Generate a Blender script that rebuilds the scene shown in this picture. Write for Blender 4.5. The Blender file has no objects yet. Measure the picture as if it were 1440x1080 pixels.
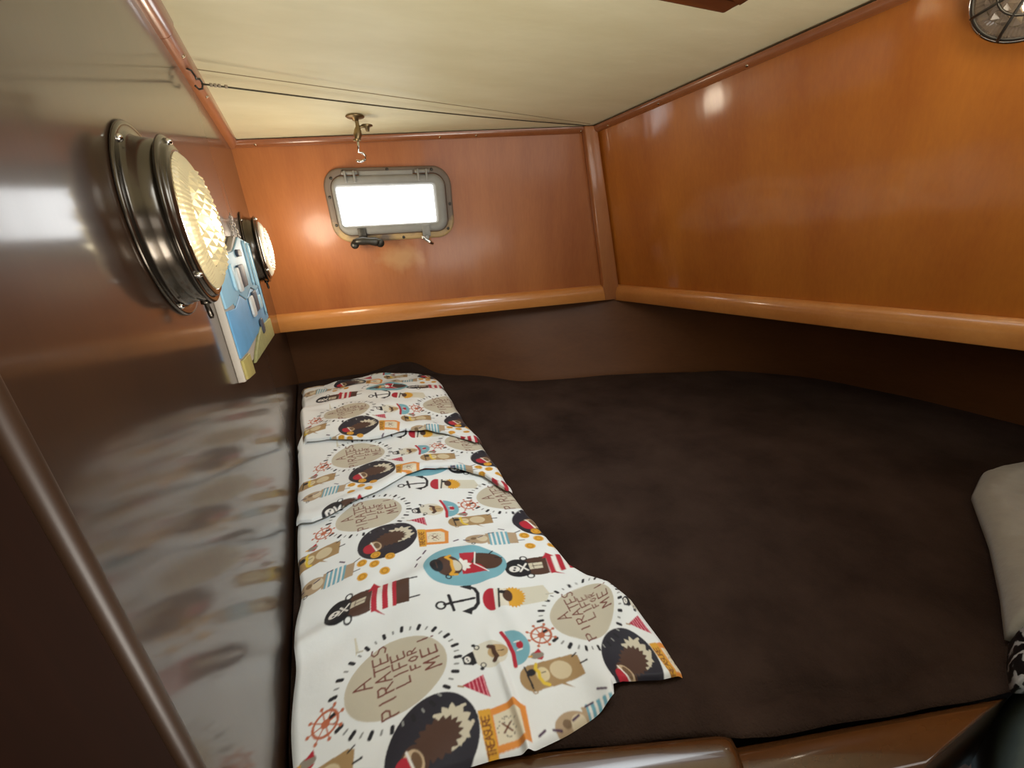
import bpy, bmesh, math, random
import numpy as np
from mathutils import Vector, Matrix, noise

random.seed(4)
C = bpy.context.scene.collection
SC = bpy.context.scene
U = 0.125            # camera to left bulkhead, metres
CZ = 1.30            # camera height
F = 570.0

# ------------------------------------------------------------------ camera
_d = np.array([430-720, 345-540, F], float)
_d2 = np.array([1430-720, 285-540, F], float)
_Y = _d/np.linalg.norm(_d)
_Z = np.cross(_d, _d2); _Z /= np.linalg.norm(_Z)
if _Z[1] > 0: _Z = -_Z
_X = np.cross(_Y, _Z)
right = Vector((_X[0], _Y[0], _Z[0])); down = Vector((_X[1], _Y[1], _Z[1])); fwd = Vector((_X[2], _Y[2], _Z[2]))
cam = bpy.data.cameras.new('camera'); cam_o = bpy.data.objects.new('camera', cam); C.objects.link(cam_o)
m3 = Matrix((right, -down, -fwd)).transposed()
cam_o.matrix_world = Matrix.Translation((0, 0, CZ)) @ m3.to_4x4()
cam.sensor_width = 36; cam.lens = 36*F/1440; cam.clip_start = 0.01; cam.clip_end = 50
SC.camera = cam_o

BED0 = CZ-.4875
# ------------------------------------------------------------------ world, exposure
SC.view_settings.view_transform = 'Standard'; SC.view_settings.look = 'None'
SC.view_settings.exposure = 0.32; SC.view_settings.gamma = 1.0
SC.view_settings.use_curve_mapping = False
w = bpy.data.worlds.new('world'); SC.world = w; w.use_nodes = True
w.node_tree.nodes['Background'].inputs[0].default_value = (0.8, 0.9, 1.0, 1)
w.node_tree.nodes['Background'].inputs[1].default_value = 0.3

def area(name, loc, aim, size, sizey, power, col):
    l = bpy.data.lights.new(name, 'AREA'); l.shape = 'RECTANGLE'; l.size = size; l.size_y = sizey
    l.energy = power; l.color = col
    o = bpy.data.objects.new(name, l); C.objects.link(o); o.location = loc
    o.rotation_euler = (Vector(aim)-Vector(loc)).to_track_quat('-Z', 'Y').to_euler()
    return o
# daylight coming through the overhead hatch, and the cabin light in the passage behind the viewer
hl_ = area('hatch_daylight', (0.41, 0.33, CZ+0.325), (0.12, 0.95, BED0), 0.46, 0.42, 2.2, (0.84, 0.94, 1.0)); hl_.data.spread = math.radians(105)
area('companionway_daylight', (0.6, -1.0, CZ+.06), (0.6, 1.3, CZ+.05), 1.1, 0.36, 2.6, (1.0, 0.95, 0.88))

sl_ = area('ceiling_fill', (0.30, -0.50, CZ-.65), (0.28, 0.22, CZ+.3), 0.6, 0.5, 4.4, (1.0, 0.95, 0.86)); sl_.data.spread = math.radians(95)  # unseen fill light from below, added to brighten the ceiling

# ------------------------------------------------------------------ geometry of the place
def ray(px, py):
    v = right*(px-720) + down*(py-540) + fwd*F
    return v
O = Vector((0, 0, CZ))
def pl(a, b, c):
    n = (b-a).cross(c-a).normalized(); return (n, n.dot(a))
def hit(px, py, P):
    r = ray(px, py); return O + r*((P[1]-P[0].dot(O))/P[0].dot(r))
def L(px, py, x=-U): return hit(px, py, (Vector((1, 0, 0)), x))
def H(px, py, z): return hit(px, py, (Vector((0, 0, 1)), z))
CT = L(322, 198); CB = L(395, 465)
PB = H(868, 418, CB.z)
PE = pl(CT, CB, PB)
PT = hit(835, 178, PE)
TT = L(200, 0)
PC = pl(CT, TT, PT)
RT = hit(1235, 0, PC)
PR = pl(PT, PB, RT)
def inward(P):
    n = P[0].copy()
    return n if (n.dot(Vector((0.3, 0.5, CZ))) - P[1]) > 0 else -n
nE, nR, nC = inward(PE), inward(PR), inward(PC)
BED = CZ - 0.4875

# ------------------------------------------------------------------ helpers
def srgb(r, g, b):
    f = lambda c: (c/255/12.92) if c/255 <= .04045 else ((c/255+.055)/1.055)**2.4
    return (f(r), f(g), f(b), 1)
class NT:
    def __init__(s, name):
        s.m = bpy.data.materials.new(name); s.m.use_nodes = True
        s.t = s.m.node_tree; s.b = s.t.nodes['Principled BSDF']
    def n(s, typ, **kw):
        x = s.t.nodes.new(typ)
        for k, v in kw.items(): setattr(x, k, v)
        return x
    def l(s, a, b): s.t.links.new(a, b)
def setin(node, **kw):
    for k, v in kw.items(): node.inputs[k.replace('_', ' ')].default_value = v
def mat(name, col, rough=.5, metal=0, coat=0, coat_rough=.1, bump=0, bscale=40, var=0, spec=.5, emit=None, estr=0, sheen=0, trans=0):
    k = NT(name); b = k.b
    b.inputs['Roughness'].default_value = rough; b.inputs['Metallic'].default_value = metal
    b.inputs['Specular IOR Level'].default_value = spec
    b.inputs['Coat Weight'].default_value = coat; b.inputs['Coat Roughness'].default_value = coat_rough
    b.inputs['Sheen Weight'].default_value = sheen
    b.inputs['Transmission Weight'].default_value = trans
    b.inputs['Base Color'].default_value = col
    tc = k.n('ShaderNodeTexCoord')
    ns = k.n('ShaderNodeTexNoise'); setin(ns, Scale=bscale, Detail=4.0)
    k.l(tc.outputs['Object'], ns.inputs['Vector'])
    if var:
        mx = k.n('ShaderNodeMix', data_type='RGBA')
        mx.inputs['A'].default_value = tuple(c*(1-var) for c in col[:3])+(1,)
        mx.inputs['B'].default_value = tuple(min(1, c*(1+var)) for c in col[:3])+(1,)
        k.l(ns.outputs['Fac'], mx.inputs['Factor']); k.l(mx.outputs['Result'], b.inputs['Base Color'])
    if bump:
        bp = k.n('ShaderNodeBump'); setin(bp, Strength=bump, Distance=.002)
        k.l(ns.outputs['Fac'], bp.inputs['Height']); k.l(bp.outputs['Normal'], b.inputs['Normal'])
    if emit:
        b.inputs['Emission Color'].default_value = emit; b.inputs['Emission Strength'].default_value = estr
    return k.m

def wood(name, dark, light, gscale=(9, 9, .7), rough=.32, coat=.7, coat_rough=.12, wav=.25, spec=.5):
    """varnished mahogany with a grain that runs along the axis with the small scale"""
    k = NT(name); b = k.b
    tc = k.n('ShaderNodeTexCoord'); mp = k.n('ShaderNodeMapping'); mp.inputs['Scale'].default_value = gscale
    k.l(tc.outputs['Object'], mp.inputs['Vector'])
    n1 = k.n('ShaderNodeTexNoise'); setin(n1, Scale=1.0, Detail=5.0, Roughness=.55); k.l(mp.outputs['Vector'], n1.inputs['Vector'])
    mp2 = k.n('ShaderNodeMapping'); mp2.inputs['Scale'].default_value = tuple(g*22 for g in gscale)
    k.l(tc.outputs['Object'], mp2.inputs['Vector'])
    n2 = k.n('ShaderNodeTexNoise'); setin(n2, Scale=1.0, Detail=3.0, Roughness=.6); k.l(mp2.outputs['Vector'], n2.inputs['Vector'])
    ad = k.n('ShaderNodeMath', operation='MULTIPLY_ADD'); ad.inputs[1].default_value = .28
    k.l(n2.outputs['Fac'], ad.inputs[0]); k.l(n1.outputs['Fac'], ad.inputs[2])
    cr = k.n('ShaderNodeValToRGB'); cr.color_ramp.elements[0].position = .35; cr.color_ramp.elements[1].position = .95
    cr.color_ramp.elements[0].color = dark; cr.color_ramp.elements[1].color = light
    k.l(ad.outputs[0], cr.inputs['Fac']); k.l(cr.outputs['Color'], b.inputs['Base Color'])
    setin(b, Roughness=rough)
    b.inputs['Specular IOR Level'].default_value = spec
    b.inputs['Coat Weight'].default_value = coat; b.inputs['Coat Roughness'].default_value = coat_rough
    # slight waviness of the varnish
    n3 = k.n('ShaderNodeTexNoise'); setin(n3, Scale=1.0, Detail=2.0)
    mp3 = k.n('ShaderNodeMapping'); mp3.inputs['Scale'].default_value = tuple(g*1.6 for g in gscale)
    k.l(tc.outputs['Object'], mp3.inputs['Vector']); k.l(mp3.outputs['Vector'], n3.inputs['Vector'])
    bp = k.n('ShaderNodeBump'); setin(bp, Strength=wav, Distance=.004)
    k.l(n3.outputs['Fac'], bp.inputs['Height']); k.l(bp.outputs['Normal'], b.inputs['Normal']); k.l(bp.outputs['Normal'], b.inputs['Coat Normal'])
    return k.m

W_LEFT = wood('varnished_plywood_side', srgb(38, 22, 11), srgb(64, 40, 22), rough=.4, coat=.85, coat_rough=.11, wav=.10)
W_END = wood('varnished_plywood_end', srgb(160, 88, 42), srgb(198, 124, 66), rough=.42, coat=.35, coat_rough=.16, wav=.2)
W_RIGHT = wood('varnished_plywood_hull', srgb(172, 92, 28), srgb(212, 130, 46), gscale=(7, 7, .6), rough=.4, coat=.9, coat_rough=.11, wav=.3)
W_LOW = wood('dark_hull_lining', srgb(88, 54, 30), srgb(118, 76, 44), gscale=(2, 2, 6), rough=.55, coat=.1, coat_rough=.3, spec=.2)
W_TRIM = wood('trim_wood', srgb(132, 74, 42), srgb(176, 112, 70), gscale=(4, 2, 4), rough=.3, coat=.8, coat_rough=.1)
W_LIP = wood('lip_wood', srgb(196, 120, 56), srgb(226, 156, 86), gscale=(1.5, 6, 6), rough=.3, coat=.8, coat_rough=.1)
W_RAIL = wood('rail_wood', srgb(62, 36, 15), srgb(94, 57, 26), gscale=(2, 4, 8), rough=.25, coat=1, coat_rough=.08)
W_HATCH = wood('hatch_wood', srgb(70, 32, 18), srgb(100, 50, 28), gscale=(3, 6, 6), rough=.35, coat=.5)
M_SCREW = mat('screw_metal', srgb(200, 185, 160), .25, 1)
M_CHROME = mat('chrome', srgb(205, 200, 192), .1, 1)
M_DCHROME = mat('dark_chrome', srgb(82, 74, 64), .25, .9, coat=.35, bump=.05, bscale=30)
M_BRASS = mat('aged_bronze', srgb(150, 130, 95), .4, 1, var=.3, bscale=90, bump=.2)
M_GREY = mat('weathered_grey_paint', srgb(150, 148, 142), .5, 0, var=.18, bscale=35, bump=.15)
M_DGREY = mat('darkened_metal', srgb(75, 72, 66), .4, .8, bump=.3, bscale=80)
M_BONE = mat('flange_patina', srgb(176, 160, 136), .5, 0, var=.3, bscale=24, bump=.2)

def link(name, me, m=None, parent=None):
    o = bpy.data.objects.new(name, me); C.objects.link(o)
    if m: me.materials.append(m)
    if parent: o.parent = parent
    return o
def from_bm(name, bm, m, parent=None, smooth=False, loc=None):
    bmesh.ops.recalc_face_normals(bm, faces=bm.faces)
    me = bpy.data.meshes.new(name); bm.to_mesh(me); bm.free()
    if smooth:
        for p in me.polygons: p.use_smooth = True
    return link(name, me, m, parent)
def tag(o, label=None, cat=None, group=None, kind=None):
    if label: o['label'] = label
    if cat: o['category'] = cat
    if group: o['group'] = group
    if kind: o['kind'] = kind
    return o
def empty(name, loc, label, cat, group=None):
    o = bpy.data.objects.new(name, None); C.objects.link(o); o.location = loc; o.empty_display_size = .05
    tag(o, label, cat, group); return o
def slab(bm, pts, off):
    """closed solid: polygon pts and the same moved by off"""
    a = [bm.verts.new(p) for p in pts]; b = [bm.verts.new(Vector(p)+off) for p in pts]
    bm.faces.new(a); bm.faces.new(list(reversed(b)))
    n = len(pts)
    for i in range(n): bm.faces.new((a[i], b[i], b[(i+1) % n], a[(i+1) % n]))
def lip(bm, a, b, n, u):
    """rail under a leaning wall: proud at its foot, rounded over at the top"""
    slab(bm, [a, a+n*.023, a+n*.022+u*.030, a+n*.016+u*.046, a+n*.008+u*.053, a+u*.054], b-a)
def box(bm, a, b, u, v, w_, h_):
    """bar from a to b, cross-section from the corner along u (w_) and v (h_)"""
    u = u.normalized()*w_; v = v.normalized()*h_
    slab(bm, [a, a+u, a+u+v, a+v], b-a)
def bevel(o, wd=.003, seg=3):
    md = o.modifiers.new('bevel', 'BEVEL'); md.width = wd; md.segments = seg; md.limit_method = 'ANGLE'; md.angle_limit = .6
    for p in o.data.polygons: p.use_smooth = True
    return o
def lathe(bm, prof, M, seg=64):
    """revolve (r, h) about local Z, M places it"""
    rings = []
    for r, h in prof:
        if r < 1e-6: rings.append([bm.verts.new(M @ Vector((0, 0, h)))])
        else: rings.append([bm.verts.new(M @ Vector((r*math.cos(2*math.pi*i/seg), r*math.sin(2*math.pi*i/seg), h))) for i in range(seg)])
    for A, B in zip(rings, rings[1:]):
        if len(A) == 1 and len(B) == 1: continue
        for i in range(seg):
            j = (i+1) % seg
            if len(A) == 1: bm.faces.new((A[0], B[i], B[j]))
            elif len(B) == 1: bm.faces.new((A[i], A[j], B[0]))
            else: bm.faces.new((A[i], A[j], B[j], B[i]))
def tube(bm, pts, r, seg=10):
    pts = [Vector(p) for p in pts]; n = len(pts)
    rad = r if isinstance(r, (list, tuple)) else [r]*n
    up = Vector((0.13, 0.2, 1)); prev = None
    for i, p in enumerate(pts):
        t = ((pts[min(i+1, n-1)]-pts[max(i-1, 0)])).normalized()
        a = t.cross(up)
        if a.length < .2: a = t.cross(Vector((1, 0, 0)))
        a.normalize(); c = t.cross(a)
        ring = [bm.verts.new(p+(a*math.cos(2*math.pi*k/seg)+c*math.sin(2*math.pi*k/seg))*rad[i]) for k in range(seg)]
        if prev:
            for k in range(seg): bm.faces.new((prev[k], prev[(k+1) % seg], ring[(k+1) % seg], ring[k]))
        else: bm.faces.new(ring)
        prev = ring
    bm.faces.new(list(reversed(prev)))
def frame(origin, ex, ez):
    """local x=ex, y=ez(up), z=normal"""
    ex = ex.normalized(); n = ex.cross(ez).normalized(); ez = n.cross(ex)
    M = Matrix((ex, ez, n)).transposed().to_4x4(); M.translation = origin
    return M
def screw(name, p, n, parent, r=.0035, h=.002, m=None, label=None):
    bm = bmesh.new(); n = n.normalized(); a = n.orthogonal()
    lathe(bm, [(0, -.001), (r, -.001), (r*.95, h*.5), (r*.6, h*.9), (0, h)], frame(p, a, n.cross(a)), 12)
    o = from_bm(name, bm, m or M_SCREW, parent, True)
    return o

# ------------------------------------------------------------------ the setting
def struct(name, bm, m, parent=None, smooth=False):
    o = from_bm(name, bm, m, parent, smooth)
    if not parent: o['kind'] = 'structure'
    return o
ZT = lambda x, y: (PC[1]-PC[0].x*x-PC[0].y*y)/PC[0].z      # ceiling height at x, y
YE = lambda x, z: (PE[1]-PE[0].x*x-PE[0].z*z)/PE[0].y      # end wall
XR = lambda y, z: (PR[1]-PR[0].y*y-PR[0].z*z)/PR[0].x      # hull-side wall
YB = -1.15
YL = .232                                                   # near edge of the left bulkhead
zl = CB.z
# left bulkhead, runs down past the bed
bm = bmesh.new()
slab(bm, [(-U, YL+.0035, .3), (-U, 1.75, .3), (-U, 1.75, ZT(-U, 1.75)+.03), (-U, YL+.0035, ZT(-U, YL)+.03)], Vector((-.03, 0, 0)))
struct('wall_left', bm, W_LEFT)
# face that turns away into the passage, and the passage side
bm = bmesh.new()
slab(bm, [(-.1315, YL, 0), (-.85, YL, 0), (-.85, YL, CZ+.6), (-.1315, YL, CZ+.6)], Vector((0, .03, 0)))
struct('wall_passage', bm, wood('passage_wood_shaded', srgb(28, 13, 5), srgb(46, 21, 8), rough=.6, coat=0, spec=.2))  # wood tones darkened to carry the shade on this face
bm = bmesh.new()
slab(bm, [(-.85, YB, 0), (-.85, YL+.03, 0), (-.85, YL+.03, CZ+.6), (-.85, YB, CZ+.6)], Vector((-.03, 0, 0)))
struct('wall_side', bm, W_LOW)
# end wall above the lip
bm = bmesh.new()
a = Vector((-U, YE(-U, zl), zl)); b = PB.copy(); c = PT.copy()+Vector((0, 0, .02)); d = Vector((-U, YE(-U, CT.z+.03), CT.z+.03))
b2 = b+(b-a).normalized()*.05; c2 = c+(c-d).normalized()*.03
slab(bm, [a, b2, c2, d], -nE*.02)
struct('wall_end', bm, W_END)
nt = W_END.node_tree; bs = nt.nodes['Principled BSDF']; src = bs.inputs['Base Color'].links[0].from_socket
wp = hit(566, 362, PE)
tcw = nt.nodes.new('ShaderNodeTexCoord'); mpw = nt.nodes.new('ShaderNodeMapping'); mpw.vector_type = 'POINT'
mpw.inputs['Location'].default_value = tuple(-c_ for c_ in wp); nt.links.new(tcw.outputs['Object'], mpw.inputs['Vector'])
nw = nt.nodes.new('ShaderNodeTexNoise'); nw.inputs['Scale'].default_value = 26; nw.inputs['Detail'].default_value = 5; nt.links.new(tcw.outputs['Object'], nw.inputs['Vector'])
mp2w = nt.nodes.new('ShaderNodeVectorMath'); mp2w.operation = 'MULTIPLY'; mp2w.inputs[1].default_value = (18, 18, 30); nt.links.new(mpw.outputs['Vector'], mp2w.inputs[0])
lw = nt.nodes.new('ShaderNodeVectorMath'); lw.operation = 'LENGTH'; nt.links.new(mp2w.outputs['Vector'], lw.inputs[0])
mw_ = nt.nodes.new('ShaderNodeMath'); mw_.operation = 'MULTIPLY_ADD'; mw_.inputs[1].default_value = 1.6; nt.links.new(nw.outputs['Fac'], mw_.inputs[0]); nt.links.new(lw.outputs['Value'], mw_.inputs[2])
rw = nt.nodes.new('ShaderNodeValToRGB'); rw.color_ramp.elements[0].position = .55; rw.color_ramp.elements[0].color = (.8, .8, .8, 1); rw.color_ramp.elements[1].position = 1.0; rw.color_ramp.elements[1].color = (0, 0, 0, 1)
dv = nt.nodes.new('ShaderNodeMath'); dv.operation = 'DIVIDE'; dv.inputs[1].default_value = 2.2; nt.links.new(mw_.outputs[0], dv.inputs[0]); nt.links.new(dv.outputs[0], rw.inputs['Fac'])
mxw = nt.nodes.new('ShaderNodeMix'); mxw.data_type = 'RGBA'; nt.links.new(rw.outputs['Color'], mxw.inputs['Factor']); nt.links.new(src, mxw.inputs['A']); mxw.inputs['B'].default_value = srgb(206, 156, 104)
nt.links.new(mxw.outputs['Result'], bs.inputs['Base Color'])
# right (hull side) wall above the lip
bm = bmesh.new()
def Rp(y, z): return Vector((XR(y, z), y, z))
zt = lambda y: ZT(1.0, y)+.03
slab(bm, [Rp(YB, zl), Rp(PB.y+.02, zl), Rp(PT.y+.02, zt(PT.y)), Rp(YB, zt(YB))], -nR*.02)
struct('wall_right', bm, W_RIGHT)
# ceiling
cpts = []
bm = bmesh.new()
def Cp(x, y): return Vector((x, y, ZT(x, y)))
M_CEIL = NT('cream_headliner'); k = M_CEIL; b_ = k.b
tc = k.n('ShaderNodeTexCoord'); mp = k.n('ShaderNodeMapping'); mp.inputs['Scale'].default_value = (1.6, 5, 3); mp.inputs['Rotation'].default_value = (0, 0, -.25)
n1 = k.n('ShaderNodeTexNoise'); setin(n1, Scale=1.5, Detail=5.0, Roughness=.6); k.l(tc.outputs['Object'], mp.inputs['Vector']); k.l(mp.outputs['Vector'], n1.inputs['Vector'])
cr = k.n('ShaderNodeValToRGB'); cr.color_ramp.elements[0].position = .3; cr.color_ramp.elements[1].position = .75
cr.color_ramp.elements[0].color = srgb(222, 213, 172); cr.color_ramp.elements[1].color = srgb(242, 235, 198)
k.l(n1.outputs['Fac'], cr.inputs['Fac']); k.l(cr.outputs['Color'], b_.inputs['Base Color'])
setin(b_, Roughness=.55); bp = k.n('ShaderNodeBump'); setin(bp, Strength=.4, Distance=.008); k.l(n1.outputs['Fac'], bp.inputs['Height']); k.l(bp.outputs['Normal'], b_.inputs['Normal'])
hx0, hx1, hy0, hy1 = .14, .683, .06, .586                   # the hatch opening frame, outer
# ceiling as panels round the hatch opening
ox0, ox1, oy0, oy1 = hx0+.03, hx1-.03, hy0+.03, hy1-.03
for x0, x1, y0, y1 in ((-.9, 1.25, oy1, 1.5), (-.9, 1.25, YB-.02, oy0), (-.9, ox0, oy0, oy1), (ox1, 1.25, oy0, oy1)):
    slab(bm, [Cp(x0, y0), Cp(x1, y0), Cp(x1, y1), Cp(x0, y1)], Vector((0, 0, .02)))
struct('ceiling', bm, M_CEIL.m)
# floor and the wall behind the viewer
bm = bmesh.new(); slab(bm, [(-.88, YB, 0), (1.5, YB, 0), (1.5, 1.75, 0), (-.88, 1.75, 0)], Vector((0, 0, -.03)))
struct('floor', bm, mat('teak_sole', srgb(96, 60, 34), .4, coat=.4, var=.2, bscale=12))
bm = bmesh.new(); slab(bm, [(-.88, YB, 0), (1.5, YB, 0), (1.5, YB, CZ+.6), (-.88, YB, CZ+.6)], Vector((0, -.03, 0)))
struct('wall_back', bm, mat('cream_bulkhead', srgb(150, 130, 100), .6, var=.1, bscale=5))

# bed outline along the hull (plan), from the left bulkhead round to the near right
bz = BED+.0
back = [(-.123, 1.60), (.05, 1.59), (.20, 1.555), (.29, 1.45), (.40, 1.355), (.64, 1.22), (.76, 1.17), (.88, 1.12), (1.0, 1.06), (1.13, .985), (1.22, .93), (1.30, .86), (1.37, .78), (1.41, .70), (1.43, .60), (1.44, .50), (1.44, .35), (1.44, .1), (1.44, -.3), (1.44, YB)]
def smooth_poly(P, n):
    P = [Vector((p[0], p[1], 0)) for p in P]; out = []
    for i in range(len(P)-1):
        p0, p1, p2, p3 = P[max(i-1, 0)], P[i], P[i+1], P[min(i+2, len(P)-1)]
        for k_ in range(n):
            t = k_/n
            out.append(.5*((2*p1)+(-p0+p2)*t+(2*p0-5*p1+4*p2-p3)*t*t+(-p0+3*p1-3*p2+p3)*t**3))
    out.append(P[-1]); return out
# lower hull lining: from under the lips down to behind the bed
lipE = [Vector((-.16, YE(-U, zl)+.17, 0)), Vector((.2, YE(.2, zl)+.16, 0)), Vector((.55, YE(.55, zl)+.09, 0)), Vector((.80, YE(.80, zl)+.07, 0)), Vector((.98, 1.20+.05, 0)), Vector((1.10, 1.10, 0)), Vector((1.17, .95, 0)), Vector((1.235, .75, 0)), Vector((1.28, .55, 0)), Vector((1.32, .30, 0)), Vector((1.36, .0, 0)), Vector((1.52, YB, 0))]
def resample(P, n):
    d_ = [0]
    for a_, b__ in zip(P, P[1:]): d_.append(d_[-1]+(b__-a_).length)
    out = []
    for i in range(n):
        t = d_[-1]*i/(n-1); j = 0
        while j < len(P)-2 and d_[j+1] < t: j += 1
        s = (t-d_[j])/max(1e-9, d_[j+1]-d_[j]); out.append(P[j].lerp(P[j+1], s))
    return out
bot = resample(smooth_poly([(-.16, 1.63)]+[(p[0]+.02, p[1]+.03) if p[0] < 1.3 else (p[0]+.03, p[1]) for p in back], 6), 90)
top = resample(smooth_poly([(p.x, p.y) for p in lipE], 8), 90)
bm = bmesh.new(); rows = []
NR = 8
for i in range(90):
    row = []
    for j in range(NR+1):
        t = j/NR
        p = top[i].lerp(bot[i], t); z = (zl+.05)*(1-t)+(BED-.12)*t
        row.append(bm.verts.new((p.x, p.y, z)))
    rows.append(row)
for i in range(89):
    for j in range(NR): bm.faces.new((rows[i][j], rows[i+1][j], rows[i+1][j+1], rows[i][j+1]))
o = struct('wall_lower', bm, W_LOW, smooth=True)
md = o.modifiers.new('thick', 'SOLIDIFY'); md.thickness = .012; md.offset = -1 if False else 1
# underside of the side deck that closes the gap between lip and lining
bm = bmesh.new()
inn = [Vector((-.16, YE(-U, zl)+.0, zl+.012)), PB+Vector((0, 0, .012)), Rp(YB, zl)+Vector((0, 0, .012))]
inn = [inn[0], inn[0].lerp(inn[1], .5), inn[1], inn[1].lerp(inn[2], .3), inn[1].lerp(inn[2], .6), inn[2]]
innr = resample(inn, 60); outr = resample([Vector((p.x, p.y, zl+.012)) for p in top], 60)
ring = []
vi = [bm.verts.new(p+Vector((0, 0, .0))) for p in innr]; vo = [bm.verts.new(Vector((p.x*1.02, p.y+.01, zl+.012))) for p in outr]
for i in range(59): bm.faces.new((vi[i], vi[i+1], vo[i+1], vo[i]))
o = struct('trim_7', bm, W_LOW); md = o.modifiers.new('thick', 'SOLIDIFY'); md.thickness = .01; md.offset = 1

# lips under the two upper walls
upE = (Vector((0, 0, 1))-nE*nE.z).normalized(); upR = (Vector((0, 0, 1))-nR*nR.z).normalized()
bm = bmesh.new()
a = Vector((-U+.001, YE(-U, zl), zl)); e1 = (PB-a).normalized()
lip(bm, a, PB-e1*.045, nE, upE)
bevel(struct('trim_1', bm, W_LIP), .002, 3)
bm = bmesh.new()
a = PB+nR*.002; b = Rp(YB+.01, zl)
lip(bm, a, b, nR, upR)
bevel(struct('trim_2', bm, W_LIP), .002, 3)
# corner post
bm = bmesh.new()
topc = PT+Vector((0, 0, .0)); e1t = (PB-Vector((-U, YE(-U, zl), zl))).normalized()
slab(bm, [PB-e1t*.060, PB+e1t*.0, PT+e1t*.0+Vector((0, 0, .0)), PT-e1t*.042], nE*.026)
bevel(struct('trim_3', bm, wood('post_wood', srgb(158, 94, 52), srgb(196, 130, 80), gscale=(6, 6, .8), rough=.3, coat=.8)), .004, 4)
# ceiling trims
def round_trim(name, a, b, u, v, r, m, screws=(), joints=()):
    """quarter-round moulding in the corner between two surfaces, u and v point away from them"""
    bm = bmesh.new(); u = u.normalized(); v = v.normalized()
    prof = [Vector((0, 0))]+[Vector((math.cos(t)*r, math.sin(t)*r)) for t in [i*math.pi/2/8 for i in range(9)]]
    prof[0] = Vector((0, 0))
    slab(bm, [a+u*p.x+v*p.y for p in prof], b-a)
    o = struct(name, bm, m)
    for p in o.data.polygons: p.use_smooth = True
    md = o.modifiers.new('es', 'EDGE_SPLIT'); md.split_angle = 1.0
    for t in screws:
        s = screw('screw', a.lerp(b, t)+(u+v)*.7071*r*.99, u+v, o)
    return o
dz = Vector((0, 0, -1))
a = Vector((-U, YL-.02, ZT(-U, YL-.02))); b = Vector((-U, YE(-U, CT.z), ZT(-U, YE(-U, CT.z))))
jy = L(236, 40, -U+.012).y; tj = (jy-a.y)/(b.y-a.y)
ty = lambda px, py: (L(px, py, -U+.012).y-a.y)/(b.y-a.y)
round_trim('trim_4', a, a.lerp(b, tj-.004), Vector((1, 0, 0)), dz, .021, W_TRIM)
aj = a.lerp(b, tj+.001); s1 = (ty(291, 140)-tj)/(1-tj)
round_trim('trim_8', aj, b, Vector((1, 0, 0)), dz, .019, W_TRIM, screws=[s1, s1*.28])
a = Vector((-U, YE(-U, CT.z), CT.z))-nE*.002; b = hit(846, 178, PE)
a.z = ZT(a.x, a.y); b.z = ZT(b.x, b.y)
round_trim('trim_5', a, b, nE, dz, .017, W_TRIM, screws=[.06, .52, .62, .93])
a = PT.copy(); b = Vector((XR(YB, ZT(1, YB)), YB, ZT(1, YB)))
a.z = ZT(a.x, a.y)
round_trim('trim_6', a, b, nR, dz, .020, W_TRIM, screws=[.03, .105, .2, .31, .42, .53])
# rounded near edge of the bulkhead
bm = bmesh.new()
prof = [Vector((math.cos(t)*.0055, math.sin(t)*.0055)) for t in [i*2*math.pi/20 for i in range(20)]]
slab(bm, [Vector((-U-.0052+p.x, YL+.0035+p.y, .3)) for p in prof], Vector((0, 0, ZT(-U, YL)-.3)))
o = struct('trim_9', bm, wood('edge_wood', srgb(44, 29, 18), srgb(72, 48, 30), rough=.5, coat=.25, coat_rough=.3))
for p in o.data.polygons: p.use_smooth = True
md = o.modifiers.new('es', 'EDGE_SPLIT'); md.split_angle = 1.0
# thin tan line across the headliner
s0 = hit(275, 97, PC); s1 = hit(830, 174, PC)
bm = bmesh.new(); tube(bm, [s0.lerp(s1, i/30)+Vector((0, 0, .0003)) for i in range(31)], .0013, 8)
struct('trim_10', bm, mat('headliner_line', srgb(150, 132, 96), .7, bump=.2), smooth=True)

# ------------------------------------------------------------------ hatch with its wooden frame overhead
ha = empty('ceiling_hatch', Cp((hx0+hx1)/2, (hy0+hy1)/2), 'dark red-brown wooden hatch frame set in the cream ceiling', 'hatch')
hc = ha.location.copy()
bm = bmesh.new()
def hp(x, y, dz_=0): return Vector((x, y, ZT(x, y)+dz_))-hc
for x0, x1, y0, y1 in ((hx0, hx1, oy1, hy1), (hx0, hx1, hy0, oy0), (hx0, ox0, oy0, oy1), (ox1, hx1, oy0, oy1)):
    slab(bm, [hp(x0, y0, -.004), hp(x1, y0, -.004), hp(x1, y1, -.004), hp(x0, y1, -.004)], Vector((0, 0, -.012)))
bmesh.ops.remove_doubles(bm, verts=bm.verts, dist=1e-5)
bevel(from_bm('frame', bm, W_HATCH, ha), .004, 3)
bm = bmesh.new(); slab(bm, [hp(ox0, oy0, .012), hp(ox1, oy0, .012), hp(ox1, oy1, .012), hp(ox0, oy1, .012)], Vector((0, 0, .006)))
from_bm('pane', bm, mat('daylit_acrylic', srgb(225, 232, 235), .4, emit=(.93, .97, 1, 1), estr=1.2), ha)

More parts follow.
